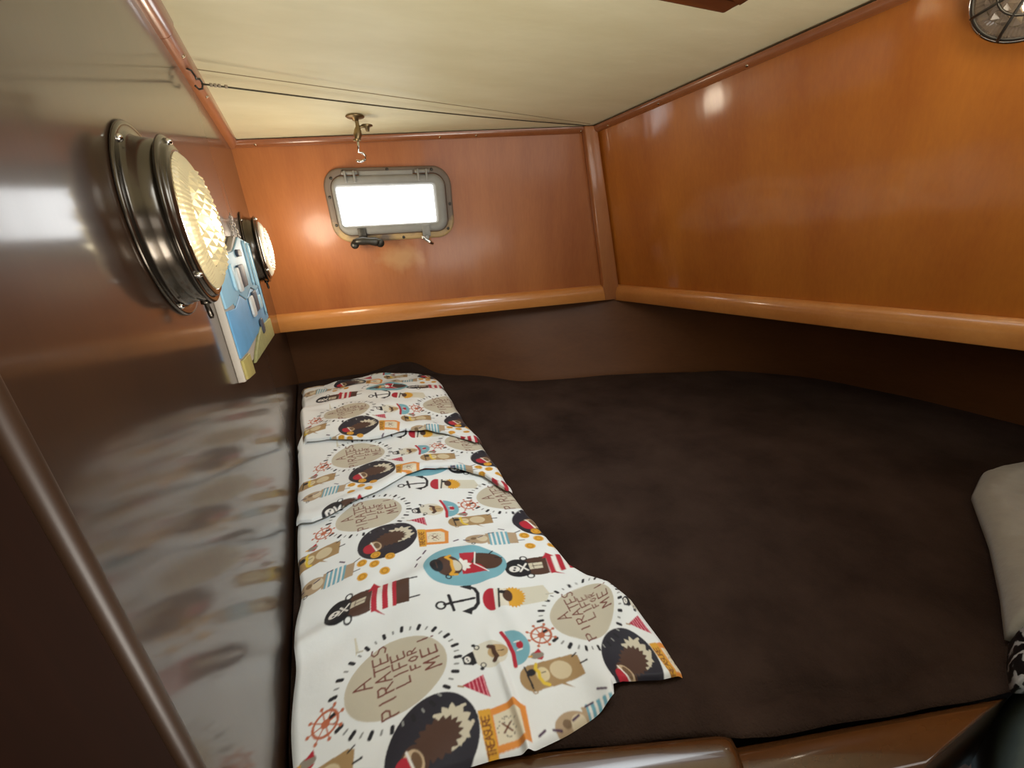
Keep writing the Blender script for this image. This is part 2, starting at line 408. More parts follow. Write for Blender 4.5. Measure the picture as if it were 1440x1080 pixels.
# ------------------------------------------------------------------ portlight
wo = hit(546, 290, PE)
ex = (PB-Vector((-U, YE(-U, zl), zl))).normalized()
MW = frame(wo, ex, upE)
if (MW.to_3x3() @ Vector((0, 0, 1))).dot(nE) < 0: raise Exception('normal')
def rrect(cx, cy, w_, h_, r, n=8):
    out = []
    for k_, (sx, sy) in enumerate(((1, 1), (-1, 1), (-1, -1), (1, -1))):
        for i in range(n+1):
            t = (k_+i/n)*math.pi/2
            out.append((cx+sx*(w_/2-r)+math.cos(t)*r, cy+sy*(h_/2-r)+math.sin(t)*r))
    return out
def ringloft(bm, loops, M, close=False):
    """loops: list of (outline points, height)"""
    R_ = [[bm.verts.new(M @ Vector((x, y, h))) for x, y in pts] for pts, h in loops]
    n = len(R_[0])
    for A, B in zip(R_, R_[1:]):
        for i in range(n): bm.faces.new((A[i], A[(i+1) % n], B[(i+1) % n], B[i]))
    if close: bm.faces.new(R_[-1])
win = tag(bpy.data.objects.new('window_1', None), kind='structure'); C.objects.link(win); win.matrix_world = MW
I4 = Matrix.Identity(4)
cx, cy = .012, .004
bm = bmesh.new()
ringloft(bm, [(rrect(cx, cy, .358, .198, .052), .0), (rrect(cx, cy, .358, .198, .052), .006), (rrect(cx, cy, .350, .190, .049), .009), (rrect(cx, cy, .322, .162, .036), .009), (rrect(cx, cy, .322, .162, .036), .0)], I4)
fl = from_bm('flange', bm, None, win, True)
kf = NT('weathered_flange'); tcn = kf.n('ShaderNodeTexCoord'); nn = kf.n('ShaderNodeTexNoise'); setin(nn, Scale=14.0, Detail=5.0); kf.l(tcn.outputs['Object'], nn.inputs['Vector'])
sp = kf.n('ShaderNodeSeparateXYZ'); kf.l(tcn.outputs['Object'], sp.inputs[0])
mm = kf.n('ShaderNodeMath', operation='MULTIPLY_ADD'); mm.inputs[1].default_value = -4.5; kf.l(sp.outputs['Y'], mm.inputs[0]); kf.l(nn.outputs['Fac'], mm.inputs[2])
crf = kf.n('ShaderNodeValToRGB'); crf.color_ramp.elements[0].position = .74; crf.color_ramp.elements[1].position = .9
crf.color_ramp.elements[0].color = srgb(122, 106, 92); crf.color_ramp.elements[1].color = srgb(196, 164, 112)
kf.l(mm.outputs[0], crf.inputs['Fac']); kf.l(crf.outputs['Color'], kf.b.inputs['Base Color']); setin(kf.b, Roughness=.5)
fl.data.materials.append(kf.m)
bevel(fl, .001, 2)
bm = bmesh.new()
gx, gy = cx-.012, cy-.001
ringloft(bm, [(rrect(cx, cy, .318, .158, .034), .0), (rrect(cx, cy, .318, .158, .034), .014), (rrect(cx, cy, .306, .146, .03), .021), (rrect(gx+.004, gy+.002, .282, .112, .012), .019), (rrect(gx, gy, .272, .102, .006), .008), (rrect(gx, gy, .272, .102, .006), .0)], I4)
from_bm('frame', bm, M_GREY, win, True)
bm = bmesh.new(); ringloft(bm, [(rrect(gx, gy, .276, .106, .006), .003), (rrect(gx, gy, .276, .106, .006), .0075)], I4, True)
from_bm('pane', bm, mat('daylit_glass', (1, 1, 1, 1), .1, emit=(.95, .98, 1, 1), estr=3.5), win)
# screws of the flange
for x, y in ((cx-.168, .03), (cx-.166, -.045), (cx+.17, .0), (cx, .097), (cx-.12, .094), (cx+.125, .094), (cx+.02, -.088), (cx-.155, .078), (cx+.158, -.07)):
    screw('screw', Vector((x, y, .0088)), Vector((0, 0, 1)), win, .0045, .002, M_DGREY)
# hinges: two knuckles each and a bar between
for hx in (-.092, .108):
    bm = bmesh.new()
    for q in (-.014, .010): box(bm, Vector((hx+q, .066, .014)), Vector((hx+q+.006, .066, .014)), Vector((0, 1, 0)), Vector((0, 0, 1)), .030, .014)
    tube(bm, [Vector((hx-.02, .09, .018)), Vector((hx+.022, .09, .018))], .005, 12)
    bevel(from_bm('hinge', bm, M_GREY, win), .002, 2)
bm = bmesh.new(); box(bm, Vector((-.066, .080, .009)), Vector((.082, .080, .009)), Vector((0, 1, 0)), Vector((0, 0, 1)), .014, .004)
bevel(from_bm('hinge_bar', bm, M_GREY, win), .001, 2)
# dogs that clamp the port shut
def dog(x, wingdir, knob):
    bm = bmesh.new()
    box(bm, Vector((x-.012, -.088, .006)), Vector((x+.012, -.088, .006)), Vector((0, 1, 0)), Vector((0, 0, 1)), .034, .018)
    tube(bm, [Vector((x, -.092, .014)), Vector((x, -.088, .05))], .0055, 12)
    d_ = bevel(from_bm('dog', bm, M_DGREY if knob else M_GREY, win), .002, 2)
    bm = bmesh.new()
    if knob:
        tube(bm, [Vector((x-.028, -.090, .036)), Vector((x-.016, -.089, .038)), Vector((x, -.088, .040)), Vector((x+.016, -.090, .038)), Vector((x+.034, -.093, .036)), Vector((x+.048, -.095, .034))], [.007, .010, .012, .010, .013, .009], 12)
        lathe(bm, [(0, -.006), (.010, -.005), (.013, 0), (.011, .005), (0, .007)], frame(Vector((x+.046, -.097, .038)), Vector((1, 0, 0)), Vector((0, 1, .2))), 16)
        lathe(bm, [(0, -.004), (.011, -.004), (.012, 0), (.010, .005), (0, .006)], frame(Vector((x-.026, -.098, .036)), Vector((1, 0, 0)), Vector((0, 1, -.3))), 16)
    else:
        tube(bm, [Vector((x-.018, -.086, .045)), Vector((x-.008, -.092, .044)), Vector((x+.004, -.101, .044)), Vector((x+.016, -.108, .045))], [.003, .005, .006, .0035], 10)
    from_bm('wing_nut', bm, M_DGREY if knob else M_CHROME, d_, True)
dog(-.085, 1, True); dog(.102, 1, False)   # clamps along the lower side
#pl_ = area('window_daylight', wo+nE*.05, wo+nE*.5+Vector((.05, 0, -.12)), .28, .11, 2.2, (.93, .97, 1.0))

# ------------------------------------------------------------------ round bulkhead lamps
M_REFL = mat('lamp_reflector', srgb(132, 120, 92), .3, .6, var=.75, bscale=110, bump=.6)
def lens_mat(name, col, estr, rough=.08):
    k = NT(name); b = k.b
    b.inputs['Base Color'].default_value = col
    b.inputs['Emission Strength'].default_value = estr; b.inputs['Emission Color'].default_value = col
    setin(b, Roughness=rough); b.inputs['Transmission Weight'].default_value = .55; b.inputs['IOR'].default_value = 1.45
    return k.m
def lamp(name, M, label, group, lens_m, led_e, led_pos, power, cage=False, body_m=None, sw=True):
    root = tag(bpy.data.objects.new(name, None), label, 'lamp', group); C.objects.link(root); root.matrix_world = M
    body_m = body_m or M_DCHROME
    bm = bmesh.new()
    if cage: lathe(bm, [(.060, 0), (.069, 0), (.069, .020), (.060, .022), (0, .022)], I4, 96)
    else: lathe(bm, [(.068, 0), (.086, 0), (.0875, .0015), (.086, .0035), (.0835, .0035), (.0775, .003), (.076, .0045), (.0755, .007), (.0745, .012), (.0735, .0255), (.0, .0255)], I4, 96)
    from_bm('housing', bm, body_m, root, True)
    bm = bmesh.new()
    if cage: lathe(bm, [(.0615, .020), (.0700, .020), (.0712, .0225), (.0705, .0265), (.068, .028), (.0655, .0275), (.0635, .030), (.0615, .027), (.0615, .020)], I4, 96)
    else: lathe(bm, [(.060, .024), (.0755, .024), (.0775, .0255), (.0765, .0275), (.073, .0275), (.0705, .0285), (.0705, .030), (.0690, .0315), (.0670, .0315), (.0655, .0325), (.0635, .0325), (.0625, .030), (.0600, .027), (.060, .024)], I4, 96)
    from_bm('bezel', bm, body_m, root, True)
    bm = bmesh.new()
    dome = lambda r: .0305+.0155*math.sqrt(max(0, 1-(r/.0642)**2))
    # moulded glass: a rim with fine radial ribs, a field of prisms inside
    rr = [.0635, .060, .056, .051, .0495]; nseg = 160; rings = []
    for r in rr: rings.append([bm.verts.new((r*math.cos(2*math.pi*i/nseg), r*math.sin(2*math.pi*i/nseg), dome(r)+(.0007 if i % 2 else 0))) for i in range(nseg)])
    for A_, B_ in zip(rings, rings[1:]):
        for i in range(nseg): bm.faces.new((A_[i], A_[(i+1) % nseg], B_[(i+1) % nseg], B_[i]))
    cs = .0122; ca, sa = math.cos(.5), math.sin(.5)
    def lp(u, v, e=0):
        x, y = u*ca-v*sa, u*sa+v*ca; r = math.hypot(x, y)
        if r > .0500: x, y = x*.05/r, y*.05/r; r = .05
        # rows bow outward like the moulding of the real glass
        return bm.verts.new((x, y, dome(r)-.0004+e))
    for i in range(-7, 7):
        for j in range(-7, 7):
            u0, v0_ = i*cs+(cs/2 if j % 2 else 0), j*cs
            if math.hypot(u0+cs/2, v0_+cs/2) > .0535: continue
            q_ = [lp(u0, v0_), lp(u0+cs, v0_), lp(u0+cs, v0_+cs), lp(u0, v0_+cs)]
            ap = lp(u0+cs*(.35+.3*random.random()), v0_+cs*(.35+.3*random.random()), .0042)
            for k_ in range(4): bm.faces.new((q_[k_], q_[(k_+1) % 4], ap))
    from_bm('lens', bm, lens_m, root)
    bm = bmesh.new()
    lathe(bm, [(.0625, .0285), (.05, .0262), (.0, .0258)], I4, 48)
    from_bm('reflector', bm, M_REFL, root, True)
    bm = bmesh.new()
    bmesh.ops.create_uvsphere(bm, u_segments=20, v_segments=12, radius=.011)
    bmesh.ops.scale(bm, vec=(1, 1.5, .45), verts=bm.verts); bmesh.ops.translate(bm, vec=(led_pos[0], led_pos[1], .0345), verts=bm.verts)
    from_bm('bulb', bm, led_e, root, True)
    for k_ in range(3):
        t = math.radians(90+k_*120+10)
        p = Vector((math.cos(t)*(.0665 if cage else .0715), math.sin(t)*(.0665 if cage else .0715), .0275))
        screw('screw', p, Vector((0, 0, 1)), root, .003, .006, M_CHROME)
        p = Vector((math.cos(t+.45)*.0812, math.sin(t+.45)*.0812, .003))
        if not cage: screw('screw', p, Vector((0, 0, 1)), root, .0035, .004, M_CHROME)
    if sw:
        bm = bmesh.new(); tube(bm, [Vector((0, -.073, .018)), Vector((0, -.078, .018)), Vector((0, -.079, .018)), Vector((.0, -.090, .019)), Vector((0, -.0935, .019))], [.005, .005, .0025, .0028, .002], 10)
        from_bm('switch', bm, M_DCHROME, root, True)
    if cage:
        for k_ in range(4):
            bm = bmesh.new(); t = math.pi*k_/4+.3
            tube(bm, [Vector((math.cos(t)*.067*math.cos(s), math.sin(t)*.067*math.cos(s), .030+.026*math.sin(s))) for s in [math.pi*i/16 for i in range(17)]], .0019, 8)
            from_bm('guard_wire', bm, M_DGREY, root, True)
        bm = bmesh.new(); tube(bm, [Vector((math.cos(t)*.0645, math.sin(t)*.0645, .0325)) for t in [2*math.pi*i/48 for i in range(49)]], .0024, 8)
        from_bm('guard_ring', bm, M_DGREY, root, True)
        bm = bmesh.new(); tube(bm, [Vector((math.cos(t)*.036, math.sin(t)*.036, .0520)) for t in [2*math.pi*i/32 for i in range(33)]], .0016, 8)
        from_bm('guard_ring', bm, M_DGREY, root, True)
    if power:
        l = bpy.data.lights.new(name+'_light', 'POINT'); l.energy = power; l.color = (1.0, .86, .66); l.shadow_soft_size = .05 if power > 1.2 else .02
        lo = bpy.data.objects.new(name+'_light', l); C.objects.link(lo); lo.parent = root; lo.location = (0, 0, .105)
    return root
LED1 = mat('led_core', (1, 1, 1, 1), .5, emit=(1, .95, .82, 1), estr=22)
LED2 = mat('led_core_small', (1, 1, 1, 1), .5, emit=(1, .95, .85, 1), estr=7)
LENS1 = lens_mat('prismatic_glass_warm', srgb(236, 220, 176), .1)
LENS2 = lens_mat('prismatic_glass_bright', srgb(222, 212, 190), .2)
LENS3 = lens_mat('prismatic_glass_dim', srgb(150, 134, 120), .03)
ey, ez_ = Vector((0, 1, 0)), Vector((0, 0, 1))
Ml = frame(Vector((-U, .532, CZ+.026)), Vector((0, 1, 0)), ez_)   # normal +x
LG = 'round varnish-wall lamps'
lamp('bulkhead_lamp', Ml, 'large round dark chrome lamp with faceted glass lens, nearest on the brown bulkhead', 'round lamps of the cabin', LENS1, LED1, (.026, -.002), 0)
Ml2 = frame(Vector((-U, 1.215, CZ-.004)), Vector((0, 1, 0)), ez_)
lamp('bulkhead_lamp', Ml2, 'brightly lit round chrome lamp behind the blue wooden plaque near the window corner', 'round lamps of the cabin', LENS2, LED2, (.01, 0), 1.3)
p3 = hit(1474, -34, PR)
exr = Vector((0, -1, 0)); exr = (exr-nR*exr.dot(nR)).normalized()
Ml3 = frame(p3, exr, upR)
if (Ml3.to_3x3() @ Vector((0, 0, 1))).dot(nR) < 0: Ml3 = frame(p3, -exr, upR)
lamp('bulkhead_lamp', Ml3, 'round chrome lamp with dark guard wires high on the orange hull-side panel', 'round lamps of the cabin', LENS3, LED2, (.0, -.02), .12, cage=True, body_m=M_CHROME, sw=False)

# ------------------------------------------------------------------ cord under the ceiling
a = L(283, 118, -U+.02); b = hit(822, 177, PE)+nE*.012
co = empty('shock_cord', a, 'thin dark cord stretched across under the cream ceiling', 'cord')
bm = bmesh.new()
tube(bm, [Vector((0, 0, 0)).lerp(b-a, i/40)+Vector((0, 0, -.006*math.sin(math.pi*i/40))) for i in range(0, 41)], .0014, 8)
from_bm('line', bm, mat('dark_cord', srgb(70, 62, 45), .7), co, True)
bm = bmesh.new()
hk = [Vector((-.012, -.03, .012)), Vector((-.006, -.028, .010)), Vector((-.003, -.022, .004)), Vector((-.004, -.012, .003)), Vector((.0, -.004, .006)), Vector((.002, .004, .002)), Vector((-.001, .007, -.005)), Vector((-.006, .004, -.007)), Vector((-.009, -.003, -.004))]
tube(bm, hk, .0016, 8)
from_bm('hook', bm, M_DGREY, co, True)
bm = bmesh.new(); dd = (b-a).normalized()
for q in (.012, .018, .024, .034): tube(bm, [dd*q, dd*(q+.004)], .003, 8)
from_bm('ferrule', bm, M_BONE, co, True)

# ------------------------------------------------------------------ ceiling hook that holds the port open
hb = hit(499, 163, PC)
hr = empty('ceiling_hook', hb, 'small bronze swivel hook hanging from the ceiling in front of the window', 'hook')
D_ = lambda px, py, y=None: (hit(px, py, (Vector((0, 1, 0)), hb.y if y is None else y))-hb)
bm = bmesh.new(); lathe(bm, [(0, 0), (.021, 0), (.022, -.002), (.019, -.004), (.008, -.005), (.0065, -.010), (0, -.010)], I4, 32)
from_bm('base_plate', bm, M_BRASS, hr, True)
bm = bmesh.new(); q = [D_(500, 166), D_(502, 172), D_(503, 178), D_(503, 184), D_(503, 190), D_(503, 195), D_(503, 198)]
tube(bm, q, [.006, .0045, .005, .0085, .0095, .007, .004], 14)
tube(bm, [D_(497, 197), D_(507, 196)], .003, 8)
from_bm('stem', bm, M_BRASS, hr, True)
bm = bmesh.new(); tube(bm, [D_(503, 180), D_(509, 178), D_(516, 178)], [.004, .003, .003], 10)
lathe(bm, [(0, .002), (.013, .002), (.014, 0), (.006, -.003), (.004, -.012), (0, -.013)], Matrix.Translation(D_(516, 177)), 20)
from_bm('thumb_screw', bm, M_BRASS, hr, True)
bm = bmesh.new(); tube(bm, [D_(503, 196), D_(504, 205), D_(504.5, 214), D_(510, 215), D_(514, 219), D_(514, 224), D_(508, 227), D_(501, 226)], .0028, 10)
from_bm('wire_hook', bm, M_CHROME, hr, True)

# ------------------------------------------------------------------ blue wooden plaque
pq = empty('wooden_plaque', (-U, .9, CZ-.08), 'layered light blue wooden seaside plaque hanging between the two bulkhead lamps', 'plaque')
def board(name, pts, x0, x1, m, parent, z0=CZ):
    """pts in (y, z rel. to the camera height); from depth x0 to x1 off the wall"""
    bm = bmesh.new(); slab(bm, [Vector((-U+x0, y, z0+z))-pq.location for y, z in pts], Vector((x1-x0, 0, 0)))
    return bevel(from_bm(name, bm, m, parent), .001, 2)
M_SKY = mat('sky_paint', srgb(150, 196, 218), .55, var=.12, bscale=30, bump=.2)
M_SKY2 = mat('pale_sky_paint', srgb(176, 212, 226), .55, var=.1, bscale=30)
M_SEA = mat('sea_paint', srgb(104, 164, 206), .55, var=.2, bscale=26, bump=.2)
M_SAND = mat('sand_paint', srgb(176, 160, 92), .6, var=.15, bscale=60)
M_GRASS = mat('dune_paint', srgb(150, 148, 96), .6, var=.3, bscale=90)
M_RAW = mat('raw_wood_edge', srgb(196, 184, 168), .6, var=.1, bscale=30)
M_DARKCUT = mat('slate_paint', srgb(66, 72, 84), .6)
M_WHITEP = mat('white_paint', srgb(214, 216, 212), .6)
PY0, PY1 = .66, 1.125
b1 = board('backing_board', [(PY0, -.178), (.735, -.188), (.735, -.17), (PY1, -.200), (PY1, .012), (1.02, .020), (.94, .024), (.86, .0), (PY0, -.01)], .0, .009, M_RAW, pq)
board('sky_panel', [(PY0+.004, -.075), (.735, -.075), (.74, -.08), (.8, -.068), (.86, -.083), (.95, -.07), (1.02, -.082), (PY1-.003, -.075), (PY1-.003, .010), (1.02, .018), (.96, .022), (.90, .006), (.86, -.002), (PY0+.004, -.012)], .009, .012, M_SKY, pq)
board('sea_panel', [(PY0+.004, -.145), (.733, -.15), (.86, -.150), (PY1-.003, -.155), (PY1-.003, -.078), (1.02, -.085), (.95, -.073), (.86, -.086), (.8, -.071), (.735, -.083), (PY0+.004, -.078)], .009, .0115, M_SEA, pq)
board('sand_panel', [(PY0+.004, -.176), (.733, -.186), (.733, -.153), (PY0+.004, -.148)], .009, .013, M_SAND, pq)
board('dune_panel', [(.760, -.176), (PY1-.002, -.199), (PY1-.002, -.158), (1.0, -.150), (.95, -.142), (.86, -.155), (.80, -.165)], .009, .014, M_GRASS, pq)
for y0, y1, z0, z1, m_ in ((.83, .90, -.062, -.025, M_DARKCUT), (.80, .835, -.066, -.028, M_WHITEP), (.92, .975, -.115, -.078, M_DARKCUT), (.87, .915, -.118, -.082, M_WHITEP), (.93, .965, -.160, -.132, M_DARKCUT), (.99, 1.03, -.118, -.092, M_SKY2), (.87, .92, -.012, .000, M_DARKCUT), (.99, 1.0, -.07, .016, M_SKY2), (1.04, 1.052, -.075, .012, M_SKY2), (1.07, 1.078, -.14, .010, M_SKY2), (.76, .78, -.06, -.02, M_SKY2)):
    c_ = .006
    board('cutout', [(y0+c_, z0), (y1-c_, z0), (y1, z0+c_), (y1, z1-c_), (y1-c_, z1), (y0+c_, z1), (y0, z1-c_), (y0, z0+c_)], .0125, .0165, m_, pq)
bm = bmesh.new()
for y0, z0_ in ((.93, .02), (1.02, .018)):
    n_ = 9
    for i in range(n_):
        t = i/(n_-1); y = y0+(.975-y0)*t; z = z0_+(.062-z0_)*t
        c_ = Vector((-U+.008, y, CZ+z))-pq.location
        tube(bm, [c_+Vector((math.cos(s)*.002 if i % 2 else 0, math.cos(s)*.002 if not i % 2 else 0, math.sin(s)*.0032)) for s in [2*math.pi*q_/10 for q_ in range(11)]], .0009, 6)
from_bm('chain', bm, M_CHROME, pq, True)

# ------------------------------------------------------------------ bed: mattress, dark blanket, board along its near side
def interp(x, P):
    xs = [p[0] for p in P]; ys = [p[1] for p in P]
    return float(np.interp(x, xs, ys))
def rail_y(x): return .146-.4224*(x-.29) if x < .29 else .146-.345*(x-.29)
def sst(a_, b__, x): t = min(1, max(0, (x-a_)/(b__-a_))); return t*t*(3-2*t)
def backy(x):
    xs = [p[0] for p in back[:17]]; ys = [p[1] for p in back[:17]]
    return float(np.interp(x, xs, ys)) if x < 1.439 else .5
def bed_h(x, y):
    """bed surface above BED"""
    h = .032*sst(.9, 1.15, y)*(1-sst(.42, .62, x))
    under = 1-sst(.24, .31, x) if .24 < y < 1.30 else 0.
    h += (.006*noise.noise(Vector((x*3.1, y*2.7, 3.3)))+.003*noise.noise(Vector((x*9, y*8, 1.3))))*(1-.95*under)-.004*under
    cr_ = (y-(.17-.30*(x-.30))+.012*math.sin(x*30)); h -= .010*math.exp(-(cr_/.009)**2)*sst(.28, .36, x)*(1-sst(.50, .62, x))
    cr_ = (y-(.50+.25*(x-.45))+.02*math.sin(x*17)); h -= .005*math.exp(-(cr_/.018)**2)*sst(.34, .42, x)*(1-sst(.60, .75, x))
    return h
kb = NT('dark_brown_plush'); b_ = kb.b
tcn = kb.n('ShaderNodeTexCoord'); n1 = kb.n('ShaderNodeTexNoise'); setin(n1, Scale=7.0, Detail=6.0, Roughness=.6); kb.l(tcn.outputs['Object'], n1.inputs['Vector'])
cr = kb.n('ShaderNodeValToRGB'); cr.color_ramp.elements[0].position = .35; cr.color_ramp.elements[1].position = .7
cr.color_ramp.elements[0].color = srgb(42, 31, 26); cr.color_ramp.elements[1].color = srgb(62, 48, 41)
kb.l(n1.outputs['Fac'], cr.inputs['Fac']); kb.l(cr.outputs['Color'], b_.inputs['Base Color'])
setin(b_, Roughness=.95); b_.inputs['Specular IOR Level'].default_value = .05
b_.inputs['Sheen Weight'].default_value = .12; b_.inputs['Sheen Roughness'].default_value = .5; b_.inputs['Sheen Tint'].default_value = srgb(120, 95, 85)
n2 = kb.n('ShaderNodeTexNoise'); setin(n2, Scale=380.0, Detail=2.0); kb.l(tcn.outputs['Object'], n2.inputs['Vector'])
n3 = kb.n('ShaderNodeTexNoise'); setin(n3, Scale=22.0, Detail=5.0); kb.l(tcn.outputs['Object'], n3.inputs['Vector'])
ma = kb.n('ShaderNodeMath', operation='MULTIPLY_ADD'); ma.inputs[1].default_value = .35; kb.l(n2.outputs['Fac'], ma.inputs[0]); kb.l(n3.outputs['Fac'], ma.inputs[2])
bp = kb.n('ShaderNodeBump'); setin(bp, Strength=.7, Distance=.006); kb.l(ma.outputs[0], bp.inputs['Height']); kb.l(bp.outputs['Normal'], b_.inputs['Normal'])
NX, NY = 190, 200
V, Fc = [], []
for i in range(NX+1):
    x = -.122+(1.435+.122)*i/NX
    y0 = rail_y(x)+.0055+.003*noise.noise(Vector((x*14, 0, 2)))+.005*(1-sst(.285, .305, x))-.004*sst(.30, .34, x); y1 = backy(x)-.004+.012*noise.noise(Vector((x*7, 5, 2)))
    if x < .3: y1 -= 0
    for j in range(NY+1):
        t = j/NY; y = y0+(y1-y0)*t
        h = bed_h(x, y)
        e = min(t*(y1-y0), .03); h -= .008*(1-e/.03)**2                       # rolled near edge
        e = min((1-t)*(y1-y0), .05); h -= .012*(1-e/.05)**2
        # hump of bedding behind the printed cloth
        h += .03*math.exp(-((x-.28)/.11)**2-((y-1.47)/.07)**2)+.012*sst(1.40, 1.46, y)*sst(.1, .2, x)*(1-sst(.4, .5, x))
        V.append((x, y, BED+h-.004))
for i in range(NX):
    for j in range(NY):
        a_ = i*(NY+1)+j; Fc.append((a_, a_+NY+1, a_+NY+2, a_+1))
me = bpy.data.meshes.new('blanket'); me.from_pydata(V, [], Fc)
for p in me.polygons: p.use_smooth = True
bl = link('blanket', me, kb.m); tag(bl, 'dark brown plush blanket spread over the whole berth', 'blanket')
md = bl.modifiers.new('thick', 'SOLIDIFY'); md.thickness = .012; md.offset = -1
bm = bmesh.new()
mp_ = [Vector((x, rail_y(x)+.012, 0)) for x in (-.118, 1.40)]+[Vector((p[0]-.012, p[1]-.02, 0)) for p in reversed(back[1:17])]+[Vector((-.118, 1.57, 0))]
slab(bm, [Vector((p.x, p.y, BED-.05)) for p in mp_], Vector((0, 0, -.10)))
tag(from_bm('mattress', bm, mat('mattress_ticking', srgb(60, 55, 50), .9, var=.1)), 'berth mattress under the dark brown plush blanket', 'mattress')
# bed board
bm = bmesh.new()
rd = Vector((1, -.4224, 0)).normalized(); rn = Vector((-rd.y, rd.x, 0))
rd2 = Vector((1, -.345, 0)).normalized(); rn2 = Vector((-rd2.y, rd2.x, 0))
A0 = Vector((-.11, rail_y(-.11), 0)); A1_ = Vector((.560, rail_y(.560), 0))
prof = [(.004, -.30), (.004, -.012), (-.001, -.004), (-.010, .0), (-.030, .0), (-.040, -.004), (-.045, -.013), (-.045, -.30)]
ends = lambda p: (.572+(-p)*2.75) if p < 0 else .572
v0 = [bm.verts.new(A0+rn*p+Vector((0, 0, BED-.012+q))) for p, q in prof]
def onrail(p):                                   # mitred end: the cut runs back towards the passage
    b0 = Vector((.29, .146, 0))+rn2*p; xe = .586+p*3.7
    return b0+rd2*((xe-b0.x)/rd2.x)
vm = [bm.verts.new(Vector((.29, .146, 0))+(rn+rn2)*.5*p+Vector((0, 0, BED-.012+q))) for p, q in prof]
v1 = [bm.verts.new(onrail(p)+Vector((0, 0, BED-.012+q))) for p, q in prof]
bm.faces.new(v0); bm.faces.new(list(reversed(v1)))
for va, vb in ((v0, vm), (vm, v1)):
    for i in range(len(prof)): bm.faces.new((va[i], vb[i], vb[(i+1) % len(prof)], va[(i+1) % len(prof)]))
board_o = tag(bevel(from_bm('berth_board', bm, W_RAIL), .004, 3), 'varnished wooden board along the near edge of the berth', 'board')

# raised coaming on the left part of the board
bm = bmesh.new()
prof = [(.009, -.03), (.009, .001), (.006, .005), (.000, .007), (-.012, .007), (-.020, .004), (-.026, .001), (-.028, -.003), (-.028, -.03)]
A0 = Vector((-.11, rail_y(-.11), 0)); B0 = Vector((.289, rail_y(.289), 0))
n_ = [[bm.verts.new(A0.lerp(B0, t)+rn*(p*sc_)+Vector((0, 0, BED-.012+(q if q < -.01 else q*sc_)))) for p, q in prof] for t, sc_ in ((0, 1), (.5, 1), (.965, 1), (.985, .93), (1, .7))]
for r0, r1 in zip(n_, n_[1:]):
    for i in range(len(prof)): bm.faces.new((r0[i], r1[i], r1[(i+1) % len(prof)], r0[(i+1) % len(prof)]))
bm.faces.new(n_[0]); bm.faces.new(list(reversed(n_[-1])))
from_bm('coaming', bm, W_RAIL, board_o, True)

# ------------------------------------------------------------------ the printed cloth
S = 20                                      # samples per cm of the print tile
TW, TH = 25.5, 33.0
gw, gh = int(TW*S), int(TH*S)
aa, bb = np.meshgrid((np.arange(gw)+.5)/S, (np.arange(gh)+.5)/S)     # a to the hull side, b towards the far end
tile = np.ones((gh, gw, 3), np.float32)*np.array(srgb(230, 233, 232)[:3], np.float32)
class Pen:
    """draws in cm about a motif centre, turned by ang degrees, wrapping round the tile"""
    def __init__(s, a0, b0, ang=0, sc=1.0):
        da = (aa-a0+TW/2) % TW-TW/2; db = (bb-b0+TH/2) % TH-TH/2
        c_, s_ = math.cos(math.radians(ang)), math.sin(math.radians(ang))
        s.x = (da*c_+db*s_)/sc; s.y = (-da*s_+db*c_)/sc
    def put(s, mask, col): tile[mask] = np.array(srgb(*col)[:3], np.float32)
    def ell(s, x, y, rx, ry, col, ang=0, jag=0, n=20, clip=None):
        c_, s_ = math.cos(math.radians(ang)), math.sin(math.radians(ang))
        u = (s.x-x)*c_+(s.y-y)*s_; v = -(s.x-x)*s_+(s.y-y)*c_
        r = np.sqrt((u/rx)**2+(v/ry)**2)
        lim = 1.0
        if jag:
            th = np.arctan2(v/ry, u/rx); lim = 1+jag*np.abs(((th*n/(2*np.pi)) % 1)-.5)*2-jag
        m_ = r < lim
        if clip is not None: m_ &= clip
        s.put(m_, col); return m_
    def poly(s, P, col, clip=None):
        m_ = np.zeros_like(s.x, bool); n = len(P)
        for i in range(n):
            x0, y0 = P[i]; x1, y1 = P[(i+1) % n]
            if y0 == y1: continue
            c_ = ((s.y > min(y0, y1)) & (s.y <= max(y0, y1))) & (s.x < x0+(s.y-y0)*(x1-x0)/(y1-y0))
            m_ ^= c_
        if clip is not None: m_ &= clip
        s.put(m_, col); return m_
    def line(s, P, w_, col, clip=None):
        for (x0, y0), (x1, y1) in zip(P, P[1:]):
            dx, dy = x1-x0, y1-y0; L2 = dx*dx+dy*dy+1e-9
            t = np.clip(((s.x-x0)*dx+(s.y-y0)*dy)/L2, 0, 1)
            m_ = (s.x-x0-t*dx)**2+(s.y-y0-t*dy)**2 < (w_/2)**2
            if clip is not None: m_ &= clip
            s.put(m_, col)
    def ring(s, x, y, r, w_, col):
        d_ = np.sqrt((s.x-x)**2+(s.y-y)**2); s.put(np.abs(d_-r) < w_/2, col)
